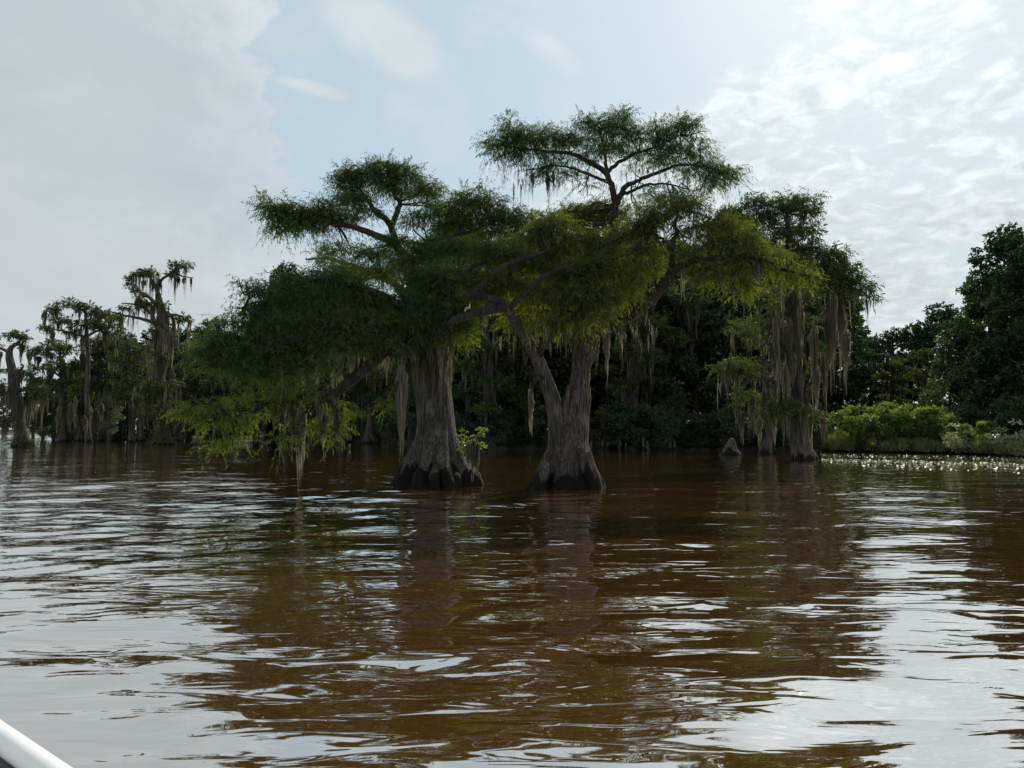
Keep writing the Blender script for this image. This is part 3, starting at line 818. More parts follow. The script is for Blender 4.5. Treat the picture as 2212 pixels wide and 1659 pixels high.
    top = [(1062, 308, 20, 20, -.3, .8), (1095, 290, 30, 26, -.2), (1140, 295, 36, 28, 0), (1185, 300, 36, 24, 0), (1225, 308, 34, 22, .2), (1110, 325, 34, 18, -.2, .8), (1170, 335, 36, 18, 0, .7), (1095, 262, 12, 16, -.2, .6), (1075, 330, 18, 18, -.3, .6),
           (1262, 268, 18, 26, .5, .6), (1290, 280, 34, 28, .6, .8), (1335, 268, 30, 30, .7, .9), (1365, 290, 30, 28, .9, .8), (1300, 315, 40, 24, .6, .7), (1352, 325, 36, 18, .9, .6), (1345, 245, 22, 12, .7, .6), (1275, 335, 36, 14, .3, .6),
           (1420, 290, 30, 26, 1, .7), (1465, 275, 26, 28, 1.3, .8), (1495, 268, 18, 22, 1.3, .7), (1440, 320, 40, 22, 1, .9), (1490, 330, 34, 22, .9, .9), (1410, 340, 36, 16, .8, .7), (1425, 265, 12, 18, 1.1, .5), (1505, 300, 16, 22, 1.2, .5), (1445, 352, 30, 12, .8, .5),
           (1530, 355, 34, 18, .8), (1570, 365, 26, 16, .9), (1550, 385, 30, 20, .8, .8), (1500, 372, 30, 16, .8, .6), (1590, 375, 12, 16, .9, .7), (1525, 405, 20, 16, .8, .5),
           (1150, 365, 24, 20, -.5, .5), (1185, 375, 24, 20, -.6, .5), (1230, 375, 26, 14, -.4, .5), (1270, 395, 22, 14, -.2, .4), (1120, 350, 16, 20, -.3, .4), (1215, 352, 30, 14, -.2, .6),
           (1400, 412, 26, 16, .1, .5), (1440, 420, 30, 18, 0, .6), (1480, 425, 26, 20, -.2, .6), (1440, 440, 30, 14, -.2, .6), (1380, 360, 24, 12, .5, .3)]
    mid = [(1190, 485, 40, 28, -.6, 1.), (1150, 510, 42, 28, -.7, 1.), (1230, 475, 42, 28, .8, 1.), (1275, 458, 38, 26, 1.0, 1.), (1320, 465, 38, 24, 1.2, 1.), (1290, 440, 24, 14, 1., .8), (1365, 445, 30, 16, 1, .8), (1240, 455, 26, 14, .8, .8), (1200, 540, 46, 26, -.9), (1260, 520, 46, 28, -.6, .9), (1310, 530, 44, 28, -.9, .8), (1360, 510, 40, 26, -.9, .8), (1390, 475, 38, 26, -1.2, 1), (1430, 465, 38, 26, -1.2, 1), (1480, 452, 38, 26, -1.2, 1), (1410, 530, 40, 24, -1.2, .8),
           (1500, 500, 40, 24, -1.3, .9), (1555, 520, 44, 24, -1.6), (1610, 525, 44, 24, -1.9), (1530, 470, 36, 20, -1.2, .8), (1580, 480, 36, 20, -1.5, .8), (1660, 545, 40, 22, -2.2, .9),
           (1150, 570, 46, 28, -.9), (1220, 590, 50, 30, -1.3), (1280, 580, 50, 30, -1.3), (1340, 570, 46, 30, -1.2), (1400, 575, 36, 26, -1.2, .8), (1090, 610, 46, 28, -1.2), (1160, 640, 46, 30, -1.3), (1230, 645, 50, 30, -1.5), (1300, 640, 50, 30, -1.5), (1355, 625, 36, 26, -1.3, .8), (1060, 630, 40, 24, -1.3, .8), (1120, 690, 36, 26, -1.1, .5), (1180, 690, 40, 26, -1.3, .8), (1240, 690, 40, 26, -1.5, .8), (1300, 680, 36, 18, -1.5, .6),
           (1500, 590, 30, 22, -1.6, .6), (1545, 585, 36, 26, -1.9, .8), (1595, 590, 32, 32, -2.1, .8), (1600, 625, 22, 26, -2.1, .6), (1575, 560, 40, 18, -1.9), (1490, 545, 34, 20, -1.4, .7), (1700, 585, 36, 16, -2.4, .8), (1745, 600, 36, 16, -2.6, .8), (1640, 580, 30, 18, -2.2, .5)]
    pads_to(fo, tw, top, y, 350, 31, wood=wd, anchors=anchors, tl=0.5, ll=0.14, lw=0.017, up=0.22, down=0.9)
    fo.build("crown", M['cypress'], root, False, base)
    fm = MB()
    pads_to(fm, tw, mid, y, 330, 32, wood=wd, anchors=anchors, down=0.95, ll=0.135)
    fm.build("crown", M['cypress_o'], root, False, base)
    wd.add(np.concatenate(tw.V), None, np.concatenate(tw.Q))
    wd.build("branchwork", M['bark'], root, True, base, kind="stuff")
    for (u, v0, v1, w_, dy, n) in [(1310, 705, 825, 14, -.5, 60), (1290, 712, 812, 8, -.4, 30), (1341, 700, 752, 13, -.7, 40), (1147, 846, 945, 11, -.6, 70), (1150, 372, 432, 8, -.6, 20), (1183, 372, 440, 8, -.6, 24), (1222, 690, 770, 8, -1.1, 24), (1500, 590, 625, 30, -1.6, 50), (1395, 655, 700, 10, -1, 24), (1636, 565, 625, 24, -2.2, 60), (1590, 620, 660, 20, -2.1, 30), (1196, 372, 420, 6, -.6, 14), (1040, 680, 712, 8, -.8, 20)]:
        bm = MB(); s = (y + dy) / F
        moss(bm, P(u, v0, y + dy), (v1 - v0) * s, w_ * s * 1.2, int(n * 1.6), 0.015, depth=w_ * s * 0.8, segs=8)
        bm.build("moss_beard", M['moss'], root, False, base)
    sm = MB(); r = np.random.default_rng(78)
    for k in range(150):
        if k < 60: u, v, dy = r.uniform(1060, 1420), r.uniform(690, 730), r.uniform(-1.6, .5)
        elif k < 110: u, v, dy = r.uniform(1080, 1580), r.uniform(350, 400), r.uniform(-.6, .9)
        else: u, v, dy = r.uniform(1120, 1620), r.uniform(500, 620), r.uniform(-1.8, 0)
        s = (y + dy) / F
        moss(sm, P(u, v, y + dy), r.uniform(18, 55) * s, r.uniform(3, 9) * s, int(r.integers(5, 12)), 0.008, r)
    for k in range(14):                                   # shaggy strip on the trunk's right edge
        u = r.uniform(1262, 1275); v = r.uniform(780, 900); s = y / F
        moss(sm, P(u, v, y - .15), r.uniform(20, 60) * s, 5 * s, 8, 0.009, r, depth=.05)
    sm.build("moss", M['moss'], root, False, base, kind="stuff")
    return root


left_cypress()
right_cypress()


def epiphyte():
    y = 21.4
    b = P(1003, 985, y)
    root = empty("leafy_plant", tuple(b), "small yellow-green leafy plant sprouting from the left cypress's foot", "plant")
    st = MB(); fo = MB(); r = np.random.default_rng(4)
    for raw in ([(1003, 985, 0, 1.5), (1008, 962, 0, 1.2), (1006, 945, 0, .6)], [(1004, 980, 0, 1.3), (1020, 960, 0, 1), (1036, 940, 0, .8), (1050, 925, 0, .4)], [(1003, 985, 0, 1.2), (1022, 968, 0, 1), (1042, 962, 0, .5)], [(1001, 990, 0, 1), (995, 960, 0, .8), (994, 938, 0, .4)]):
        p, rr = limb_path(raw, y, 5); tube(st, p, rr, 5)
    for (u, v, ru, rv) in [(998, 940, 10, 9), (1008, 955, 14, 12), (1030, 960, 16, 8), (1045, 930, 11, 8), (1035, 940, 8, 6), (1005, 975, 12, 10), (1018, 968, 14, 7)]:
        s = y / F
        pad_foliage(fo, P(u, v, y), np.array([ru, ru, rv]) * s, 16, 6, .12, .07, .045, kite=True, down=.1, r=r)
    st.build("stem", M['bark'], root, True, b); fo.build("leaves", M['shrub'], root, False, b)


epiphyte()


# ------------------------------------------------------------------ background cypresses built one by one
def bg_cypress(label, y, base_u, trunk, limbs, pads, beards, seed, leaf='cypress_far', dens=5.0, group=None, auto_moss=40, scale_leaf=1.0, moss_len=(30, 80), bark='bark_far', name="mossy_cypress"):
    r = np.random.default_rng(seed)
    base = P(base_u, 900, y); base[2] = 0
    root = empty(name, tuple(base), label, "tree", group)
    tb = MB()
    p, rr = limb_path(trunk, y, 6)
    tube(tb, p, rr, 36, fluter(8, 0.16, seed, 3.0, 0.03))
    tb.build("trunk", M[bark], root, True, base)
    anchors = [p[len(p) // 3:]]
    for raw in limbs:
        lb = MB(); p, rr = limb_path(raw, y, 5, 0.02); tube(lb, p, rr, 7)
        lb.build("limb", M[bark], root, True, base); anchors.append(p)
    anchors = np.vstack(anchors)
    fo, wd = MB(), MB()
    k = y / 22.0
    pads_to(fo, None, pads, y, dens, seed, ll=0.10 * k ** 0.75 * scale_leaf * 1.35, lw=0.034 * k ** 0.75 * scale_leaf, tl=0.6, per=12, wood=wd, anchors=anchors, down=.45, droop=.2, shoot_n=1.5)
    fo.build("crown", M[leaf], root, False, base)
    if wd.n: wd.build("branchwork", M[bark], root, True, base, kind="stuff")
    rw = 0.013 * k ** .9
    for (u, v0, v1, w, dy) in beards:
        bm = MB(); s = (y + dy) / F
        moss(bm, P(u, v0, y + dy), (v1 - v0) * s, w * s * 1.25, int(14 + w * 3), rw * 1.25, r, depth=w * s * .6, segs=7)
        bm.build("moss_beard", M['moss'], root, False, base)
    sm = MB()
    if auto_moss:
        for _ in range(auto_moss):
            row = pads[int(r.integers(len(pads)))]
            u = row[0] + r.uniform(-.9, .9) * row[2]; v = row[1] + r.uniform(0, .6) * row[3]; dy = row[4] + r.uniform(-.6, .6)
            s = (y + dy) / F
            moss(sm, P(u, v, y + dy), r.uniform(*moss_len) * s, r.uniform(4, 11) * s, int(r.integers(5, 12)), rw * .8, r)
        sm.build("moss", M['moss'], root, False, base, kind="stuff")
    return root


def right_mossy():
    r = np.random.default_rng(91)
    y = 40
    beards = []
    for _ in range(30):
        u = r.uniform(1655, 1830); v0 = r.uniform(620, 720)
        beards.append((u, v0, v0 + r.uniform(70, 190), r.uniform(8, 18), r.uniform(-1.5, 1)))
    for _ in range(22):
        u = r.uniform(1650, 1785); v0 = r.uniform(760, 880)
        beards.append((u, v0, v0 + r.uniform(60, 150), r.uniform(8, 20), r.uniform(-1.5, .6)))
    beards += [(1600, 890, 960, 10, -1), (1625, 850, 935, 12, -1), (1590, 880, 930, 7, -1), (1778, 900, 985, 12, -1), (1835, 600, 690, 6, 0), (1815, 610, 760, 10, 0), (1690, 600, 740, 8, -1)]
    bg_cypress("cypress with its foot in open water, hung to the base with long moss curtains", y, 1735,
               [(1737, 1005, 0, 32), (1735, 990, 0, 28), (1730, 965, 0, 20), (1726, 920, 0, 15), (1722, 840, 0, 13), (1720, 740, 0, 12), (1712, 640, 0, 10), (1705, 540, 0, 8), (1700, 460, 0, 4)],
               [[(1722, 800, 0, 8), (1690, 760, -.6, 6), (1655, 740, -1, 3)], [(1722, 760, 0, 8), (1760, 700, 0, 6), (1800, 660, 0, 4), (1850, 640, 0, 2)], [(1715, 680, 0, 7), (1760, 620, -.4, 5), (1830, 600, -.4, 3), (1875, 625, -.4, 1.5)],
                [(1720, 880, 0, 6), (1680, 830, -.6, 5), (1620, 800, -1, 2.5)], [(1722, 860, 0, 6), (1760, 820, -.3, 4), (1785, 800, -.3, 2)], [(1705, 560, 0, 6), (1660, 520, 0, 4), (1610, 490, 0, 2)]],
               [(1590, 455, 34, 22, .5), (1630, 440, 36, 24, .5), (1670, 450, 36, 24, 0), (1705, 440, 34, 24, 0), (1745, 455, 32, 24, .3), (1720, 430, 26, 14, 0), (1640, 480, 44, 26, .4), (1700, 490, 46, 30, 0), (1750, 495, 32, 24, .2), (1680, 530, 50, 30, 0), (1740, 540, 46, 28, -.3), (1620, 520, 36, 26, .5),
                (1790, 555, 36, 26, 0), (1825, 575, 30, 24, 0), (1780, 590, 46, 26, -.4), (1840, 600, 36, 22, -.3), (1868, 620, 26, 16, -.4), (1880, 640, 12, 14, -.4, .7), (1820, 625, 36, 18, -.4), (1700, 580, 46, 24, -.4), (1740, 610, 46, 20, -.6), (1660, 590, 36, 24, -.3), (1815, 545, 18, 14, 0, .7), (1760, 425, 14, 10, .2, .7),
                (1605, 710, 26, 18, -1.2, .8), (1585, 790, 36, 20, -1.4), (1620, 800, 30, 18, -1.3), (1570, 800, 22, 14, -1.4), (1600, 860, 26, 26, -1, .6), (1700, 880, 46, 26, -1.2, .8), (1660, 890, 36, 22, -1.2, .7), (1745, 890, 36, 20, -1, .7), (1790, 760, 14, 20, 0, .6), (1745, 700, 30, 20, 0, .6), (1680, 760, 30, 26, -.6, .5), (1640, 690, 26, 26, -.2, .6), (1765, 800, 20, 24, 0, .5), (1700, 650, 40, 26, 0, .7)],
               beards, 91, dens=72, auto_moss=90)
    bg_cypress("slim moss-draped cypress just left of the moss-curtained one, foot at the waterline", 49, 1652,
               [(1652, 990, 0, 18), (1654, 975, 0, 14), (1660, 940, 0, 8), (1664, 880, 0, 6.5), (1668, 800, 0, 6), (1672, 700, 0, 5), (1676, 620, 0, 3)],
               [[(1668, 820, 0, 4), (1640, 790, 0, 3), (1610, 785, 0, 1.5)], [(1670, 740, 0, 4), (1640, 710, 0, 3), (1610, 700, 0, 1.5)]],
               [(1610, 790, 34, 18, 0), (1600, 705, 30, 22, 0), (1640, 730, 30, 24, 0), (1640, 640, 36, 26, 0), (1690, 640, 36, 30, .5), (1645, 860, 30, 18, 0)],
               [(1655, 800, 940, 14, 0), (1670, 850, 975, 20, 0), (1640, 900, 975, 16, 0), (1625, 870, 940, 10, 0)], 92, dens=35, auto_moss=30)


right_mossy()


def left_group():
    bg_cypress("lone stunted cypress at the left picture edge, bare leaning top and grey moss", 70, 45,
               [(46, 975, 0, 24), (46, 962, 0, 19), (46, 945, 0, 14), (42, 915, 0, 12), (38, 880, 0, 13), (32, 840, 0, 11), (26, 800, 0, 9), (20, 770, 0, 7), (24, 752, 0, 5), (40, 740, 0, 3), (48, 725, 0, 1.5)],
               [[(22, 765, 0, 4), (8, 755, 0, 3), (-15, 748, 0, 2)], [(32, 850, 0, 5), (50, 842, 0, 4), (80, 838, 0, 2.5), (105, 845, 0, 1)], [(34, 810, 0, 4), (48, 795, 0, 2.5), (52, 788, 0, 1)], [(36, 835, 0, 5), (10, 850, 0, 4), (-20, 850, 0, 2)]],
               [(40, 722, 18, 9, 0), (52, 728, 12, 9, 0), (25, 722, 14, 6, 0, .7), (48, 745, 8, 10, 0, .4), (75, 842, 28, 12, 0), (100, 850, 20, 10, 0), (60, 855, 24, 10, 0), (0, 800, 14, 8, 0), (-20, 750, 24, 10, 0), (-10, 850, 26, 12, 0), (45, 955, 20, 9, -1), (62, 958, 10, 8, -1, .7), (12, 905, 14, 10, -1, .6), (48, 800, 8, 12, 0, .4), (0, 830, 14, 12, 0, .5)],
               [(48, 745, 785, 8, 0), (60, 850, 925, 14, 0), (75, 850, 915, 14, 0), (92, 850, 940, 9, 0), (102, 855, 900, 9, 0), (116, 862, 885, 6, 0), (30, 830, 900, 22, -.5), (45, 860, 935, 16, -.6), (20, 850, 910, 14, -.4), (12, 905, 965, 18, -1), (5, 830, 880, 14, 0), (40, 800, 850, 18, -.5), (0, 760, 800, 10, 0), (66, 955, 972, 12, -1)], 51, dens=16, auto_moss=20)
    bg_cypress("tallest cypress of the left clump, ragged top reaching right with hanging moss", 80, 335,
               [(352, 975, 0, 26), (352, 960, 0, 22), (350, 940, 0, 17), (346, 900, 0, 14), (346, 850, 0, 13), (344, 800, 0, 12), (346, 760, 0, 13), (350, 720, 0, 13), (352, 690, 0, 12), (346, 660, 0, 9), (340, 630, 0, 4.5), (338, 615, 0, 4)],
               [[(338, 620, 0, 4), (350, 603, 0, 3.2), (366, 593, 0, 2.6), (378, 582, 0, 2.4), (386, 572, 0, 1.6), (408, 570, 0, .8)], [(376, 588, 0, 2), (395, 597, 0, 1.6), (418, 600, 0, .8)], [(338, 622, 0, 3.5), (328, 605, 0, 2.5), (312, 590, 0, 1.5)], [(346, 670, 0, 5), (320, 640, 0, 3.5), (292, 628, 0, 2), (278, 625, 0, 1)],
                [(344, 700, 0, 5), (310, 690, 0, 3.5), (270, 682, 0, 2.4), (225, 670, 0, 1)], [(352, 690, 0, 5), (372, 680, 0, 3.5), (395, 684, 0, 2)], [(330, 680, 0, 3), (300, 660, 0, 2.5), (262, 655, 0, 1)], [(372, 745, 0, 6), (376, 720, 0, 5), (374, 690, 0, 3.5), (362, 672, 0, 2)]],
               [(300, 590, 20, 9, 0), (320, 585, 16, 9, 0), (285, 598, 12, 8, 0), (334, 590, 10, 7, 0), (372, 590, 10, 9, 0), (388, 575, 14, 7, 0), (404, 574, 10, 6, 0), (376, 570, 6, 6, 0), (350, 657, 18, 9, 0), (285, 620, 12, 10, 0, .8), (300, 635, 14, 10, 0, .7), (310, 655, 22, 12, 0, .7), (390, 687, 18, 9, 0), (402, 690, 10, 8, 0, .8), (345, 697, 26, 9, 0), (275, 665, 16, 9, 0, .6),
                (340, 770, 30, 12, 0, .6), (330, 835, 46, 12, -.8), (370, 830, 26, 10, -.8), (310, 850, 26, 12, -.8, .8), (345, 880, 40, 20, -1, .7), (360, 905, 26, 16, -1, .5), (345, 945, 30, 14, -1.2, .5), (255, 690, 24, 12, 0, .7)],
               [(310, 605, 640, 10, 0), (330, 605, 650, 12, 0), (345, 605, 645, 9, 0), (378, 597, 662, 5, 0), (386, 598, 625, 8, 0), (398, 600, 622, 8, 0), (413, 600, 632, 4, 0), (300, 645, 690, 16, 0), (318, 650, 700, 18, 0), (330, 660, 720, 14, -.3), (355, 700, 780, 22, -.5), (370, 720, 800, 18, -.5), (340, 710, 790, 18, -.5), (322, 740, 800, 16, 0), (352, 770, 840, 22, -.6), (330, 790, 840, 18, -.4), (372, 800, 860, 12, -.4), (335, 850, 910, 20, -1), (365, 850, 930, 14, -1), (350, 890, 960, 26, -1.2), (380, 900, 965, 10, -1), (320, 860, 940, 10, -.8)], 52, dens=17, auto_moss=60)
    specs = [
        ("flat-topped cypress on the left skyline, layered dark pads and short moss", 96, 190, 655, 53, [(150, 655, 30, 10), (115, 668, 22, 9), (180, 662, 30, 12), (210, 675, 28, 14), (240, 680, 28, 12), (135, 690, 36, 9), (100, 707, 18, 7), (185, 700, 40, 16), (230, 705, 34, 16), (160, 720, 30, 12)]),
        ("low cypress left of the flat-topped one with dark spreading tiers over the water gap", 98, 135, 740, 54, [(120, 742, 30, 10), (85, 755, 26, 10), (150, 752, 34, 14), (105, 765, 30, 10), (90, 792, 30, 9), (60, 805, 20, 8), (125, 790, 34, 12), (80, 820, 34, 12), (120, 825, 34, 14), (160, 790, 30, 16)]),
        ("mossy cypress in the middle of the left clump below the flat-topped one", 102, 218, 730, 55, [(200, 742, 36, 14), (240, 738, 34, 14), (220, 765, 44, 16), (260, 770, 30, 16), (190, 790, 36, 14), (235, 800, 40, 14), (210, 825, 44, 16), (255, 835, 34, 14), (225, 860, 44, 14)]),
        ("mossy cypress between the tall ragged one and the clump's middle", 92, 285, 740, 56, [(275, 745, 30, 12), (300, 760, 30, 14), (265, 780, 34, 14), (300, 795, 30, 14), (280, 820, 36, 14), (265, 850, 34, 14), (300, 860, 30, 14)]),
    ]
    for label, y, bu, vt, sd, pd in specs:
        r = np.random.default_rng(sd)
        tk = [(bu, 968, 0, 11), (bu, 952, 0, 8), (bu, 920, 0, 5.5), (bu - 2, 850, 0, 5), (bu, 780, 0, 4.5), (bu - 4, vt + 40, 0, 3.5), (bu - 8, vt, 0, 1.5)]
        lims = []
        for (u, v, a, b) in pd[::2]:
            lims.append([(bu - 3, v + 22, 0, 2.6), ((bu + u) / 2, v + 10, 0, 2.2), (u, v + 2, 0, 1.0)])
        bd = [(u + r.uniform(-a, a), v + b * .5, v + b * .5 + r.uniform(25, 60), r.uniform(7, 14), r.uniform(-.5, .5)) for (u, v, a, b) in pd]
        bd += [(bu + r.uniform(-30, 30), r.uniform(860, 900), r.uniform(920, 955), r.uniform(6, 12), -1) for _ in range(5)]
        bg_cypress(label, y, bu, tk, lims, [(u, v, a, b, r.uniform(-1.5, 1.5)) for (u, v, a, b) in pd], bd, sd, dens=15, auto_moss=45, moss_len=(20, 50))


left_group()


# ------------------------------------------------------------------ the wood behind: prototypes and copies
def proto_hardwood(name, seed, H, W, leaf, low=0.22, n=26, dens=2.6, ll=0.3, bark='bark_dark', per=10):
    """broadleaf tree in local coordinates; returns list of (part name, mesh)"""
    r = np.random.default_rng(seed)
    parts = []
    tb = MB()
    pts = np.array([[0, 0, -.6], [0, 0, 0], [r.normal(0, .1), r.normal(0, .1), H * .25], [r.normal(0, .3), r.normal(0, .3), H * .5], [r.normal(0, .4), r.normal(0, .4), H * .78], [r.normal(0, .4), r.normal(0, .4), H * .94]])
    s = spline(np.hstack([pts, np.array([[.5], [.42], [.3], [.24], [.14], [.05]]) * H / 15]), 5)
    tube(tb, s[:, :3], s[:, 3], 12)
    parts.append(("trunk", tb, bark))
    fo, wd = MB(), MB()
    axis = s[:, :3]
    for k in range(n):
        t = low + (1 - low) * (k + .5) / n
        wr = W * (0.55 + 0.45 * math.sin(math.pi * min(1, (t - low) / (1 - low) * 0.85 + .12))) * (1 - .45 * max(0, t - .7) / .3)
        ang = k * 2.4 + r.normal(0, .4)
        rad = wr * math.sqrt(r.uniform(.15, 1))
        c = np.array([math.cos(ang) * rad, math.sin(ang) * rad, H * t * 0.97])
        pr = np.array([r.uniform(.9, 1.5), r.uniform(.9, 1.5), r.uniform(.6, 1.0)]) * W * .27
        pad_foliage(fo, c, pr, int(dens * 40), per, 0.5, ll * .78, ll * .5, kite=True, down=.2, droop=.15, r=r, shell=.45)
        a = axis[np.argmin(np.abs(axis[:, 2] - (c[2] - rad * .5)))]
        if a[2] > H * .12:
            pp = spline([a, (a + c) / 2 + r.normal(0, .2, 3), c], 3)
            tube(wd, pp, np.linspace(.09, .03, len(pp)) * H / 15, 4)
    parts.append(("crown", fo, leaf))
    parts.append(("branchwork", wd, bark))
    return parts


def proto_mossy(seed, H, dens=1.0, ll=0.28):
    r = np.random.default_rng(seed)
    tb, fo, wd, sm = MB(), MB(), MB(), MB()
    pts = np.array([[0, 0, -.6, .85], [0, 0, 0, .72], [0, 0, .6, .5], [0, 0, 1.6, .38], [.05, 0, H * .3, .34], [r.normal(0, .3), r.normal(0, .3), H * .6, .26], [r.normal(0, .4), r.normal(0, .4), H * .95, .08]])
    s = spline(pts, 6)
    tube(tb, s[:, :3], s[:, 3], 24, fluter(7, .2, seed, 2.2, .03))
    axis = s[:, :3]
    for k in range(20):
        t = .16 + .84 * (k + .5) / 20
        ang = k * 2.4 + r.normal(0, .5)
        L = r.uniform(1.0, 2.6) * (1.0 if t < .85 else .9)
        a = axis[np.argmin(np.abs(axis[:, 2] - H * t * .95))]
        c = a + np.array([math.cos(ang) * L, math.sin(ang) * L, r.uniform(.1, .5)])
        pp = spline([a, (a + c) / 2 + np.array([0, 0, .2]), c], 3)
        tube(wd, pp, np.linspace(.08, .03, len(pp)), 5)
        pad_foliage(fo, c, np.array([r.uniform(.8, 1.4), r.uniform(.8, 1.4), r.uniform(.3, .55)]), int(80 * dens), 10, .5, ll, ll * .38, down=.4, droop=.2, r=r)
        for q in range(5):
            m_ = a + (c - a) * r.uniform(.1, 1.05) + np.array([r.normal(0, .15), r.normal(0, .15), 0])
            moss(sm, m_, r.uniform(.8, 3.2), r.uniform(.3, .9), 18, .04, r, segs=5)
    return [("trunk", tb, 'bark_far'), ("crown", fo, 'cypress_far'), ("branchwork", wd, 'bark_far'), ("moss", sm, 'moss')]


def proto_shrub(seed, H, W, leaf, stems=9, n=34, ll=.16, dens=34, pr0=.3):
    """many-stemmed shrub: stems fan out from the foot, small uneven clumps along them"""
    r = np.random.default_rng(seed)
    tb, fo = MB(), MB()
    tops = []
    for k in range(stems):
        a = k * 2.4 + r.normal(0, .5); R = W * math.sqrt(r.uniform(.05, 1)); h = H * r.uniform(.6, 1.0) * (1 - .25 * (R / W) ** 2)
        pp = spline([[r.normal(0, .12), r.normal(0, .12), -.3], [math.cos(a) * R * .25, math.sin(a) * R * .25, h * .35], [math.cos(a) * R * .7, math.sin(a) * R * .7, h * .75], [math.cos(a) * R, math.sin(a) * R, h]], 4)
        tube(tb, pp, np.linspace(.045, .012, len(pp)), 5)
        tops.append(pp)
    for k in range(n):
        pp = tops[k % stems]
        c = pp[int(r.integers(len(pp) // 3, len(pp)))] + r.normal(0, .22, 3) * np.array([1, 1, .7])
        c[2] = max(c[2], .3)
        pr = np.array([r.uniform(.7, 1.5), r.uniform(.7, 1.5), r.uniform(.5, 1.0)]) * pr0
        pad_foliage(fo, c, pr, int(dens * r.uniform(.5, 1.4)), 8, .3, ll, ll * .5, kite=True, down=.15, droop=.2, up=.3, r=r)
    return [("stems", tb, 'bark_dark'), ("leaves", fo, leaf)]


class Proto:
    def __init__(self, parts):
        self.meshes = []
        for nm, mb, mt in parts:
            o = mb.build(nm, M[mt])
            self.meshes.append((nm, o.data))
            bpy.data.objects.remove(o)

    def place(self, name, label, cat, x, y, z, s=1.0, rot=0.0, group=None, sz=None):
        root = empty(name, (x, y, z), label, cat, group)
        root.rotation_euler = (0, 0, rot)
        root.scale = (s, s, sz or s)
        for nm, me in self.meshes:
            o = bpy.data.objects.new(nm, me)
            COL.objects.link(o)
            o.parent = root
            if nm in ("moss", "branchwork"): o["kind"] = "stuff"
        return root


PR = {
    'h0': Proto(proto_hardwood("h0", 101, 15, 3.6, 'hardwood')),
    'h1': Proto(proto_hardwood("h1", 102, 16, 3.2, 'hardwood', low=.12, n=30)),
    'h2': Proto(proto_hardwood("h2", 103, 14, 3.8, 'hardwood_l', low=.15, n=30, ll=.26)),
    'm0': Proto(proto_mossy(111, 14)),
    'm1': Proto(proto_mossy(112, 12)),
    'm2': Proto(proto_mossy(113, 15)),
    'u0': Proto(proto_hardwood("u0", 121, 4.2, 1.8, 'hardwood', low=.05, n=12, ll=.2, dens=2.2)),
    's0': Proto(proto_shrub(131, 4.0, 1.7, 'shrub', n=46)),
    's1': Proto(proto_shrub(132, 3.4, 1.9, 'shrub', n=44)),
    'p0': Proto(proto_shrub(141, 2.2, 1.5, 'pale', stems=7, n=20, ll=.19, dens=14, pr0=.22)),
}


def place(kind, u, y, top_v, base_h, name, label, cat="tree", group=None, z=0.3, rot=None):
    """stand a copy at picture column u and depth y, its top at row top_v"""
    x = (u - 1106) / F * y
    h = P(u, top_v, y)[2] - z
    s = h / base_h
    rot = float(rng.uniform(0, 6.28)) if rot is None else rot
    return PR[kind].place(name, label, cat, x, y, z, min(s, 1.35), rot, group, sz=s)


HB = {'h0': 15.4, 'h1': 16.4, 'h2': 14.4, 'm0': 14, 'm1': 12, 'm2': 15, 'u0': 4.5, 's0': 4.3, 's1': 3.7, 'p0': 2.4}


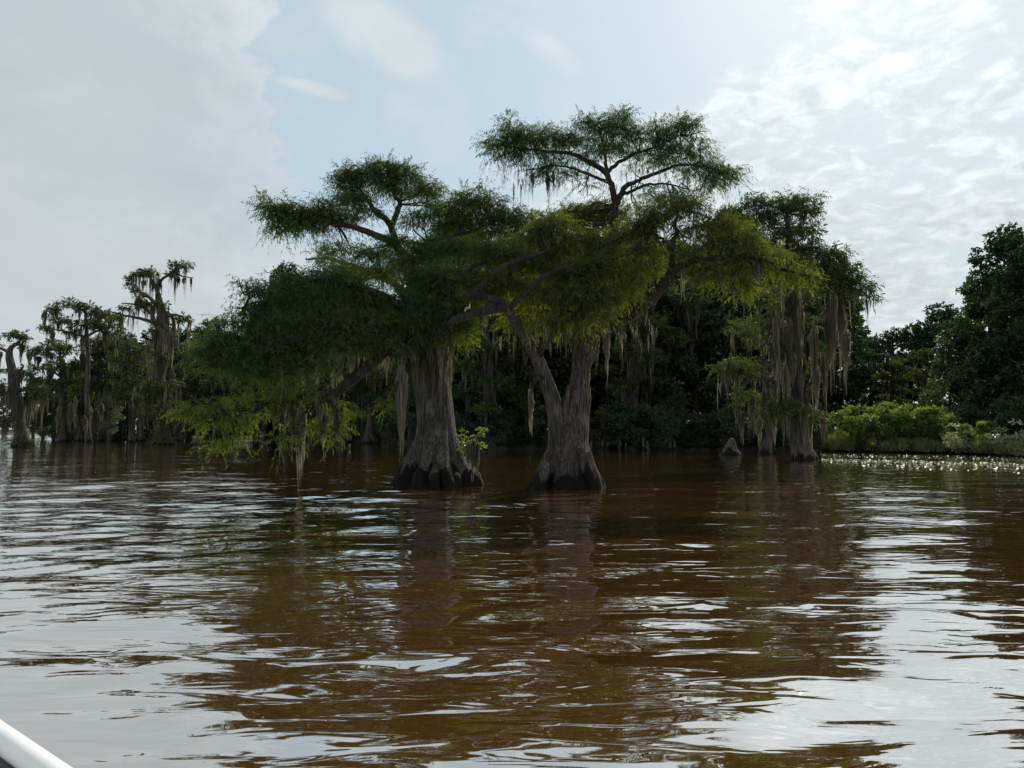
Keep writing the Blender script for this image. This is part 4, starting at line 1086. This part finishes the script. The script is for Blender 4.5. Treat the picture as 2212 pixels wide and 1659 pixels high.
def wood():
    r = np.random.default_rng(7)
    # shoreline cypresses behind the two near trees
    for (k, u, y, v, lab) in [('m0', 1058, 62, 560, "moss-hung cypress on the far bank seen between the two near trunks, left one"),
                              ('m1', 1118, 64, 600, "moss-hung cypress on the far bank just left of the forked trunk"),
                              ('m2', 1368, 63, 520, "pale-trunked cypress on the far bank right of the forked trunk"),
                              ('m1', 1412, 66, 560, "thin cypress standing in shade behind the pale-trunked one"),
                              ('m0', 800, 88, 640, "mossy cypress on the bank left of the broad near trunk"),
                              ('m2', 740, 92, 640, "mossy cypress on the bank behind the low sweeping limb's fork"),
                              ('m1', 665, 100, 690, "mossy cypress on the bank behind the long hanging moss beard"),
                              ('m0', 560, 103, 680, "mossy cypress on the bank behind the low yellow-green sprays"),
                              ('m1', 470, 106, 700, "mossy cypress right of the left clump's tall ragged cypress")]:
        place(k, u, y, v, HB[k], "mossy_cypress", lab)
    # left skyline trees right of the tall ragged cypress
    for (k, u, y, v, lab) in [('h2', 415, 118, 735, "light green tree right beside the tall ragged cypress"), ('h0', 450, 128, 712, "dark rounded tree on the skyline left of the broad cypress"), ('h1', 395, 132, 705, "dark tree behind the light green one on the left bank"),
                              ('h1', 500, 130, 715, "dark tree rising behind the broad cypress's lowest left branches"), ('h0', 265, 128, 730, "dark tree filling the gap behind the left clump"), ('h1', 165, 126, 780, "dark tree behind the low cypress of the left clump"), ('h2', 235, 100, 850, "small light green tree at the foot of the left clump")]:
        place(k, u, y, v, HB[k], "broadleaf_tree", lab)
    lab = "dark tree packed into the wood behind the left clump of cypresses"
    for k in range(14):
        u = 72 + k * 27 + r.uniform(-8, 8)
        place('h0' if k % 2 else 'h1', u, 116 + r.uniform(-3, 9), 800 + r.uniform(-30, 40) - (60 if u > 230 else 0), HB['h0'], "broadleaf_tree", lab, group="trees behind the left clump")
    lab = "low dark bush at the waterline under the left clump of cypresses"
    for k in range(13):
        u = 96 + k * 25 + r.uniform(-8, 8)
        place('u0' if k % 4 else 's1', u, 109 + r.uniform(0, 4), 905 + r.uniform(-15, 15), HB['u0'], "understorey_bush", lab, "bush", "bushes under the left clump")
    for (k, u, y, v, lab) in [('m1', 175, 108, 800, "moss-draped cypress at the waterline, left one under the flat-topped tree"), ('m0', 245, 107, 790, "moss-draped cypress at the waterline in the left clump's middle"), ('m1', 305, 106, 770, "moss-draped cypress at the waterline just left of the tall ragged one"), ('m1', 395, 105, 790, "moss-draped cypress at the waterline just right of the tall ragged one")]:
        place(k, u, y, v, HB[k], "mossy_cypress", lab)
    # the shaded wood in the middle: nothing tells these apart
    lab = "dark tree in the deeply shaded wood behind the two near cypresses"
    g = "trees of the shaded wood"
    for row, (y, v0, step) in enumerate([(68, 560, 62), (78, 520, 66), (90, 500, 70)]):
        u = 560 + row * 25
        while u < 1800:
            yy = y + r.uniform(-2.5, 2.5) + (28 if u < 900 else 0)
            vt = v0 + r.uniform(-30, 40) + (110 if u < 950 else 0) + (60 if u > 1640 else 0)
            place('h0' if r.random() < .5 else 'h1', u + r.uniform(-12, 12), yy, vt, HB['h0'], "broadleaf_tree", lab, group=g)
            u += step * r.uniform(.85, 1.15)
    lab = "dark understorey bush on the shaded bank behind the two near cypresses"
    for k in range(66):
        u = 410 + (k % 33) * 42 + r.uniform(-14, 14) + (21 if k >= 33 else 0)
        az = math.atan((u - 1106) / F)
        y = float(shore_r(np.array([az]))[0]) * math.cos(az) + 0.9 + (7 if k >= 33 else 0)
        place('u0', u, y + r.uniform(0, 1.5), 885 + r.uniform(-25, 20), HB['u0'], "understorey_bush", lab, "bush", "bushes of the shaded wood")


wood()


def right_bank():
    for (k, u, y, v, n, lab) in [
        ('h1', 2195, 56, 478, "broadleaf_tree", "tall dark tree at the right picture edge, highest of the right bank"),
        ('h0', 2150, 60, 600, "broadleaf_tree", "dark tree left of the tall one at the right picture edge"),
        ('h2', 2085, 62, 690, "broadleaf_tree", "sunlit pale-leaved tree in front of the right bank's dark trees"),
        ('h2', 2130, 58, 720, "broadleaf_tree", "light green tree between the pale-leaved one and the tall edge tree"),
        ('h0', 2055, 84, 650, "broadleaf_tree", "round-topped tree standing above the right bank's middle skyline"),
        ('h1', 1990, 86, 690, "broadleaf_tree", "dark tree left of the round-topped one on the right bank"),
        ('h0', 1930, 88, 705, "broadleaf_tree", "dark spreading tree in the middle of the right bank's skyline"),
        ('h1', 1880, 92, 725, "broadleaf_tree", "dark tree on the falling left end of the right bank's skyline"),
        ('h0', 1840, 96, 800, "broadleaf_tree", "low dark tree at the left end of the right bank beside the sky gap"),
        ('h1', 2240, 52, 520, "broadleaf_tree", "dark tree cut off by the right picture edge"),
        ('m0', 1925, 74, 760, "mossy_cypress", "cypress with brown moss behind the bright green bushes"),
        ('m1', 2010, 70, 760, "mossy_cypress", "small cypress with drooping moss above the bright bushes' right end"),
        ('h1', 2200, 68, 560, "broadleaf_tree", "dark tree behind the tall one at the right picture edge"),
        ('u0', 2170, 50, 860, "understorey_bush", "dark bush under the trees at the right picture edge"),
        ('u0', 2100, 54, 880, "understorey_bush", "dark bush behind the grey-leaved shrub on the right bank"),
        ('u0', 2225, 48, 850, "understorey_bush", "dark bush cut by the right picture edge"),
        ('u0', 1830, 74, 890, "understorey_bush", "dark bush at the sky gap behind the marsh grass"),
        ('u0', 1900, 66, 880, "understorey_bush", "dark bush directly behind the bright green bushes, left one"),
        ('u0', 1980, 64, 880, "understorey_bush", "dark bush directly behind the bright green bushes, right one"),
        ('s0', 1850, 54, 855, "green_shrub", "bright green bush at the left end of the right bank's row"),
        ('s1', 1895, 53, 858, "green_shrub", "bright green bush second from the left in the right bank's row"),
        ('s0', 1935, 54, 846, "green_shrub", "bright green bush with the peaked top in the middle of the row"),
        ('s1', 1975, 53, 858, "green_shrub", "bright green bush with bare dark stems, second from right in the row"),
        ('s0', 2015, 52, 868, "green_shrub", "bright green bush at the right end of the row"),
        ('s1', 2100, 49, 895, "green_shrub", "small green bush under the dark trees right of the grey-leaved shrub"),
        ('p0', 2065, 48, 912, "pale_shrub", "grey-leaved shrub at the right end of the bright bushes"),
        ('p0', 2180, 46, 905, "pale_shrub", "pale-leaved shrub standing out against the dark trees at far right"),
    ]:
        cat = "tree" if "tree" in n or "cypress" in n else "bush"
        place(k, u, y, v, HB[k], n, lab, cat)
    # marsh grass and low herbs along the right bank
    r = np.random.default_rng(15)
    g = MB()
    n = 34000
    u = r.uniform(1780, 2330, n); d = r.exponential(1.6, n) + .1
    az = np.arctan((u - 1106) / F)
    R = shore_r(az) + d
    x = R * np.sin(az); yv = R * np.cos(az)
    near = (u < 1860)
    pos = np.stack([x, yv, .05 + np.minimum(d, 3) * .08 + r.uniform(0, .3, n)], -1)
    clump = .55 + .45 * np.sin(x * 2.1 + 1.3 * np.sin(yv * 1.7)) * np.sin(x * 0.9 + yv)
    hgt = np.where(near, 1.15, .62) * (0.25 + 1.0 * clump ** 1.5) * r.uniform(.4, 1.25, n)
    dr = unit(np.stack([r.normal(0, .45, n), r.normal(0, .45, n), np.ones(n)], -1))
    leaves(g, pos, dr, hgt, .07 * r.uniform(.6, 1.5, n), True, np.clip(r.normal(.5, .2, n) + .25 * (clump - .5), 0, 1), r)
    o = g.build("marsh_grass", M['grass'], kind="stuff")
    tag(o, "pale green marsh grass and herbs edging the right bank", "grass")
    # floating leaves off the right bank
    fl = MB(); n = 2200
    u = r.uniform(1770, 2330, n); band = r.choice([0, 1, 2], n, p=[.25, .5, .25])
    yv = np.where(band == 0, r.uniform(41, 46, n), np.where(band == 1, r.normal(37, .8, n), r.uniform(30, 36, n))) - (u - 1990) * .013
    x = (u - 1106) / F * yv
    pos = np.stack([x, yv, r.uniform(.012, .03, n)], -1)
    an = r.uniform(0, 6.28, n); s = r.uniform(.018, .055, n)
    k = 6
    tt = np.linspace(0, 2 * math.pi, k, endpoint=False)
    tilt = r.normal(0, .18, (n, 2))
    off = np.stack([np.cos(tt)[None] * s[:, None], np.sin(tt)[None] * s[:, None] * .8, np.zeros((n, k))], -1)
    off[..., 2] = off[..., 0] * tilt[:, :1] + off[..., 1] * tilt[:, 1:]
    V = np.concatenate([pos[:, None], pos[:, None] + off], 1).reshape(-1, 3)
    b = (np.arange(n) * (k + 1))[:, None]
    j = np.arange(k)[None]
    T = np.stack([b + 0 * j, b + 1 + j, b + 1 + (j + 1) % k], -1).reshape(-1, 3)
    fl.add(V, T, tint=np.repeat(r.random(n), k + 1))
    o = fl.build("floating_leaves", M['pad'], kind="stuff")
    tag(o, "scatter of pale leaves floating off the right bank", "leaves")


right_bank()


def knees():
    r = np.random.default_rng(19)
    spots = [(1276, 62, 972, 10), (1300, 62, 968, 7), (1312, 61, 966, 9), (1325, 61, 969, 8), (1338, 62, 964, 11), (1352, 61, 968, 8), (1390, 62, 966, 8), (1398, 61, 969, 7), (1446, 61, 965, 12), (1455, 61, 968, 8),
             (1005, 66, 950, 8), (1020, 66, 953, 7), (792, 84, 948, 9), (806, 84, 950, 7), (815, 84, 949, 8)]
    meshes = []
    for k in range(3):
        mb = MB()
        h = 1.0
        s = spline(np.array([[0, 0, -.5, .3], [0, 0, 0, .26], [.02, 0, .35, .17], [.0, .03, .75, .10], [.03, .02, .98, .06]]) + np.array([0, 0, 0, 0]), 4)
        tube(mb, s[:, :3], s[:, 3] * (1 + .15 * k), 12, fluter(5, .15, 40 + k, .8, .04))
        meshes.append(mb)
    data = []
    for mb in meshes:
        o = mb.build("cypress_knee", M['bark_far'], smooth=True); data.append(o.data); bpy.data.objects.remove(o)
    for i, (u, y, v, w) in enumerate(spots):
        o = bpy.data.objects.new("cypress_knee", data[i % 3]); COL.objects.link(o)
        x = (u - 1106) / F * y
        y2 = float(shore_r(np.array([math.atan((u - 1106) / F)]))[0]) * math.cos(math.atan((u - 1106) / F)) - .4
        o.location = (x * y2 / y, y2, 0)
        h = r.uniform(.55, 1.1)
        o.scale = (h * .8, h * .8, h); o.rotation_euler = (r.normal(0, .06), r.normal(0, .06), r.uniform(0, 6))
        if i < 10: tag(o, "grey cypress knee at the waterline right of the forked trunk", "cypress knee", "knees right of the forked trunk")
        elif i < 12: tag(o, "grey cypress knee on the bank between the two near trunks", "cypress knee", "knees between the near trunks")
        else: tag(o, "thin cypress knee on the bank left of the broad near trunk", "cypress knee", "knees left of the broad trunk")
    # the broad stump-like knee near the right cypresses
    mb = MB()
    s = spline([[0, 0, -.5, .75], [0, 0, 0, .62], [0, 0, .35, .42], [.05, 0, .75, .28], [.08, 0, 1.0, .16]], 5)
    tube(mb, s[:, :3], s[:, 3], 20, fluter(6, .15, 44, .9, .04))
    o = mb.build("cypress_stump", M['bark_far'], smooth=True)
    o.location = ((1577 - 1106) / F * 47, 47, 0)
    tag(o, "broad rounded stump in the water left of the moss-curtained cypress", "stump")
    # drifted log at the left bank
    mb = MB()
    a = P(488, 956, 92); b = P(545, 956, 92); a[2] = .06; b[2] = .16
    pp = spline([a, (a * 2 + b) / 3 + np.array([0, .2, .05]), (a + 2 * b) / 3 + np.array([0, -.1, .03]), b], 5)
    tube(mb, pp, np.linspace(.2, .12, len(pp)), 12, fluter(5, .1, 3, 2, .05))
    o = mb.build("driftwood_log", plain("bleached_wood", (.32, .28, .22), .8, noise=.5), smooth=True, origin=a)
    tag(o, "bleached log lying at the waterline beyond the low green sprays", "log")


knees()


def far_wood():
    r = np.random.default_rng(23)
    lab = "small distant tree on the far shore behind the lone left cypress"
    for k in range(16):
        u = -120 + k * 21 + r.uniform(-6, 6)
        y = 395 + r.uniform(0, 40)
        place('h0' if k % 2 else 'h1', u, y, 872 + r.uniform(-12, 18), HB['h0'], "broadleaf_tree", lab, group="trees of the far shore", z=.3)


far_wood()


# ------------------------------------------------------------------ the boat under the camera
def boat():
    # gunwale line seen at the lower left corner
    white = plain("gunwale_paint", (0.8, 0.8, 0.79), 0.35, noise=0.05, coat=.3)
    black = plain("rubber_black", (0.02, 0.02, 0.022), 0.6, noise=.3)
    grey = plain("aluminium_deck", (0.35, 0.35, 0.34), 0.55, 0.4, noise=.2)
    zg = 0.62
    a = P(-4, 1592, 0); 
    def onplane(u, v, z):
        d = P(u, v, 1.0) - np.array([0, 0, CAMH])
        return np.array([0, 0, CAMH]) + d * ((z - CAMH) / d[2])
    A = onplane(0, 1556, zg - .03); B = onplane(140, 1650, zg - .03)
    d = (B - A); d[2] = 0; d /= np.linalg.norm(d)
    inn = np.array([d[1], -d[0], 0])
    if inn.dot(-A * np.array([1, 1, 0])) < 0: inn = -inn
    root_p = A.copy(); root_p[2] = 0
    root = empty("boat", tuple(root_p), "white boat gunwale with black rub strip at the lower left corner", "boat")
    A0 = A - d * 1.4; L = 5.6

    def sweep(prof, name, m):
        """profile rows (across inward, up) swept along the boat side"""
        mb = MB(); prof = np.asarray(prof, float); n = 24
        t = np.linspace(0, L, n)
        bow = np.clip(1 - t / 1.0, 0, 1) ** 2 * 0.35
        base = A0[None] + d[None] * t[:, None] + inn[None] * bow[:, None]
        V = base[:, None] + inn[None, None] * prof[None, :, :1] + np.array([0, 0, 1.0])[None, None] * (prof[None, :, 1:] - 0)
        V[..., 2] = prof[None, :, 1] + 0 * V[..., 2]
        k = len(prof)
        i = np.arange(n - 1)[:, None] * k; j = np.arange(k)[None]; j2 = (j + 1) % k
        q = np.stack([i + j, i + j2, i + k + j2, i + k + j], -1).reshape(-1, 4)
        mb.add(V.reshape(-1, 3), None, q)
        o = mb.build(name, m, root, True, root_p)
        return o
    w = 0.082
    arc = [(w / 2 - w / 2 * math.cos(t), zg - 0.045 + 0.045 * math.sin(t)) for t in np.linspace(0, math.pi, 11)]
    sweep(arc + [(w, zg - .06), (0, zg - .06)], "gunwale", white)
    sweep([(w - .012, zg - .054), (w + .03, zg - .06), (w + .034, zg - .085), (w - .012, zg - .09)], "rub_strip", black)
    sweep([(.012, zg - .053), (.03, zg - .053), (.09, .1), (.15, -.25), (.12, -.25), (.06, .1)], "hull_side", white)
    sweep([(w - .03, zg - .09), (w - .015, zg - .09), (w + .03, .16), (w + .01, .16)], "inner_liner", grey)
    sweep([(.09, .15), (1.9, .15), (1.9, .10), (.09, .10)], "deck", grey)
    far = 1.98
    sweep([(far - x, z) for x, z in arc + [(w, zg - .06), (0, zg - .06)]][::-1], "gunwale", white)
    sweep([(far - x, z) for x, z in [(.012, zg - .053), (.03, zg - .053), (.09, .1), (.15, -.25), (.12, -.25), (.06, .1)]][::-1], "hull_side", white)


boat()
